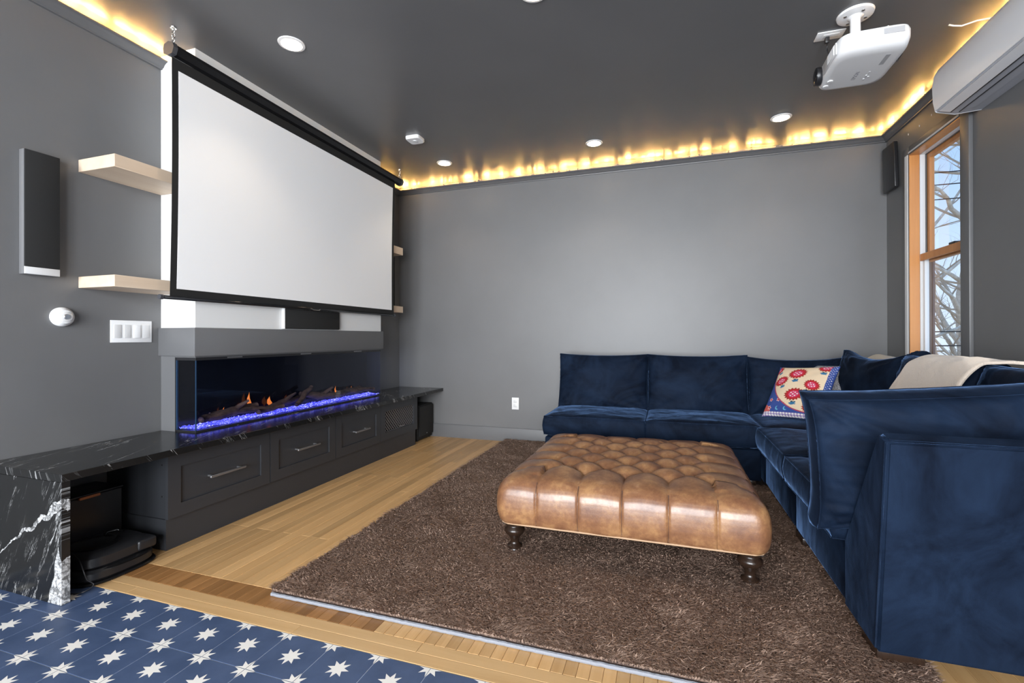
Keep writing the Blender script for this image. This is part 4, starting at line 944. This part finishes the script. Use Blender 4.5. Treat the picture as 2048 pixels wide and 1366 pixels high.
def sheet(name, ctrl, m, label, cat, nu=50, nv=26, th=.012, seed=0):
    """ctrl: list of (left point, right point) along the length"""
    def cr(p, t):
        k = min(int(t),len(p)-2); f = t-k; g = lambda i: Vector(p[max(0,min(len(p)-1,i))]); p0,p1,p2,p3 = g(k-1),g(k),g(k+1),g(k+2)
        return .5*((2*p1)+(p2-p0)*f+(2*p0-5*p1+4*p2-p3)*f*f+(3*p1-p0-3*p2+p3)*f**3)
    Lp = [c[0] for c in ctrl]; Rp = [c[1] for c in ctrl]; P = np.zeros((nu,nv,3))
    for i in range(nu):
        t = (len(ctrl)-1)*i/(nu-1)*.9999; a = cr(Lp,t); b = cr(Rp,t)
        for j in range(nv):
            f = j/(nv-1); p = a.lerp(b,f); p = p+Vector((0,0,.010*noise.noise(Vector((t*1.5,f*5,seed)))+.004)); P[i,j] = p
    me = None; nrm = np.zeros_like(P); du = np.gradient(P,axis=0); dv = np.gradient(P,axis=1); nrm = np.cross(du,dv); nrm /= np.maximum(np.linalg.norm(nrm,axis=-1,keepdims=True),1e-9)
    Q = P+nrm*th; loopP = np.concatenate([P, Q[:, ::-1]],1); loopP = np.concatenate([loopP, loopP[:, :1]],1)
    o = gridmesh(name, loopP, mats=[m]); tag(o, label, cat); return o
sheet('throw_blanket', [((1.045,3.02,.50),(1.045,2.42,.50)),((1.105,3.02,.66),(1.115,2.44,.66)),((1.165,2.98,.80),(1.170,2.46,.80)),((1.215,2.95,.885),(1.225,2.42,.885)),((1.30,2.88,.905),(1.30,2.34,.90)),((1.38,2.82,.885),(1.385,2.28,.885)),((1.46,2.78,.80),(1.455,2.24,.80)),((1.50,2.75,.73),(1.49,2.22,.73))], THROW, 'cream wool throw blanket draped over the right-hand sofa back cushions', 'blanket', seed=3)
sheet('folded_blanket', [((1.30,3.98,.76),(1.30,3.38,.76)),((1.36,3.98,.845),(1.36,3.38,.84)),((1.44,3.97,.865),(1.44,3.40,.855)),((1.50,3.95,.80),(1.51,3.42,.79)),((1.525,3.94,.72),(1.535,3.43,.71))], mat('beige_wool',(.55,.49,.40),.9), 'beige blanket edge behind the corner sofa cushion', 'blanket', nu=30, seed=6)
# ---------------------------------------------------------------- outside
gd = bx('yard_ground', (-40,60,6.2,90,-4.2,-4.0), GND); struct(gd)
def tree(base, height, seed, label, targets):
    rnd = random.Random(seed); t = thing('bare_tree', base, label, 'tree', 'bare trees outside the window')
    bx_, by_, bz_ = base; bm = B()
    pts = [Vector((bx_+.25*noise.noise(Vector((k*.4,seed,0))),by_+.25*noise.noise(Vector((k*.4,seed,5))),bz_+height*k/12)) for k in range(13)]
    tube(bm, pts, .2, 10, rs=[.26*(1-k/15) for k in range(13)]); obj('trunk', bm, BARK, t, smooth=True)
    bm = B(); tw = B()
    def limb(p0, p1, r, depth, b):
        n_ = 9; pp = []; L_ = (p1-p0).length
        for k in range(n_+1):
            f = k/n_; q = noise.noise_vector(Vector((f*2.5,seed*3+p0.x,p0.z)))*L_*.10*math.sin(math.pi*f); pp.append(p0.lerp(p1,f)+q)
        tube(b, pp, r, 6 if depth < 2 else 4, rs=[r*(1-.75*k/n_) for k in range(n_+1)])
        if depth < 3:
            for k in range(2,n_+1):
                for _ in range(1):
                    d = (p1-p0).normalized()+Vector((rnd.uniform(-1,1),rnd.uniform(-1,1),rnd.uniform(-.5,1.0)))*.9
                    if rnd.random() < (.8,.6,.55)[depth]: limb(pp[k], pp[k]+d.normalized()*L_*rnd.uniform(.28,.5), r*.42*(1-.5*k/n_), depth+1, tw)
    for (tz,target,r) in targets: limb(pts[min(12,max(0,int((tz-bz_)/height*12)))], Vector(target), r, 0 if r > .05 else 1, bm)
    obj('branches', bm, BARK, t, smooth=True); x = obj('twigs', tw, TWIG, t); x['kind'] = 'stuff'
tree((7.3,13.0,-4),13,1,'pale bare tree right of the window view, near', [(4.6,(4.6,11.0,5.6),.11),(3.3,(4.7,11.0,4.0),.09),(5.4,(4.4,12.5,6.9),.09),(2.0,(4.9,11.5,2.5),.09),(1.0,(5.0,11.5,2.2),.08),(.2,(4.6,10.5,1.0),.08)])
tree((4.6,17.5,-4),13,2,'bare tree farther back, left in the window view', [(1.0,(9.2,17.0,4.2),.10),(2.2,(9.0,18.0,6.0),.09),(0,(8.8,17.0,2.0),.10),(3.0,(8.8,17.5,7.4),.08)])
tree((9.4,19.5,-4),11,3,'low bushy bare tree at the back of the window view', [(-.5,(7.6,19,2.8),.11),(0,(8.2,18.5,1.6),.11),(1.2,(7.4,19.5,3.6),.09),(-1,(9.0,18,.6),.1),(2.0,(8.6,20,4.6),.08),(.3,(8.0,20.5,1.0),.1)])
for z,y,wl in ((4.05,10.5,'uppermost'),(3.85,10.6,'second from the top'),(3.60,10.7,'third from the top'),(1.10,9.6,'second from the bottom'),(.86,9.7,'lowest')):
    o = obj('power_line', tube(B(), [(-4+20*k/20,y+.5*math.sin(k*.05),z-.12*math.sin(math.pi*k/20)+.012*k) for k in range(21)], .011, 5), BLKM); tag(o, 'thin black utility line crossing the window view, '+wl, 'power line', 'utility lines outside the window')
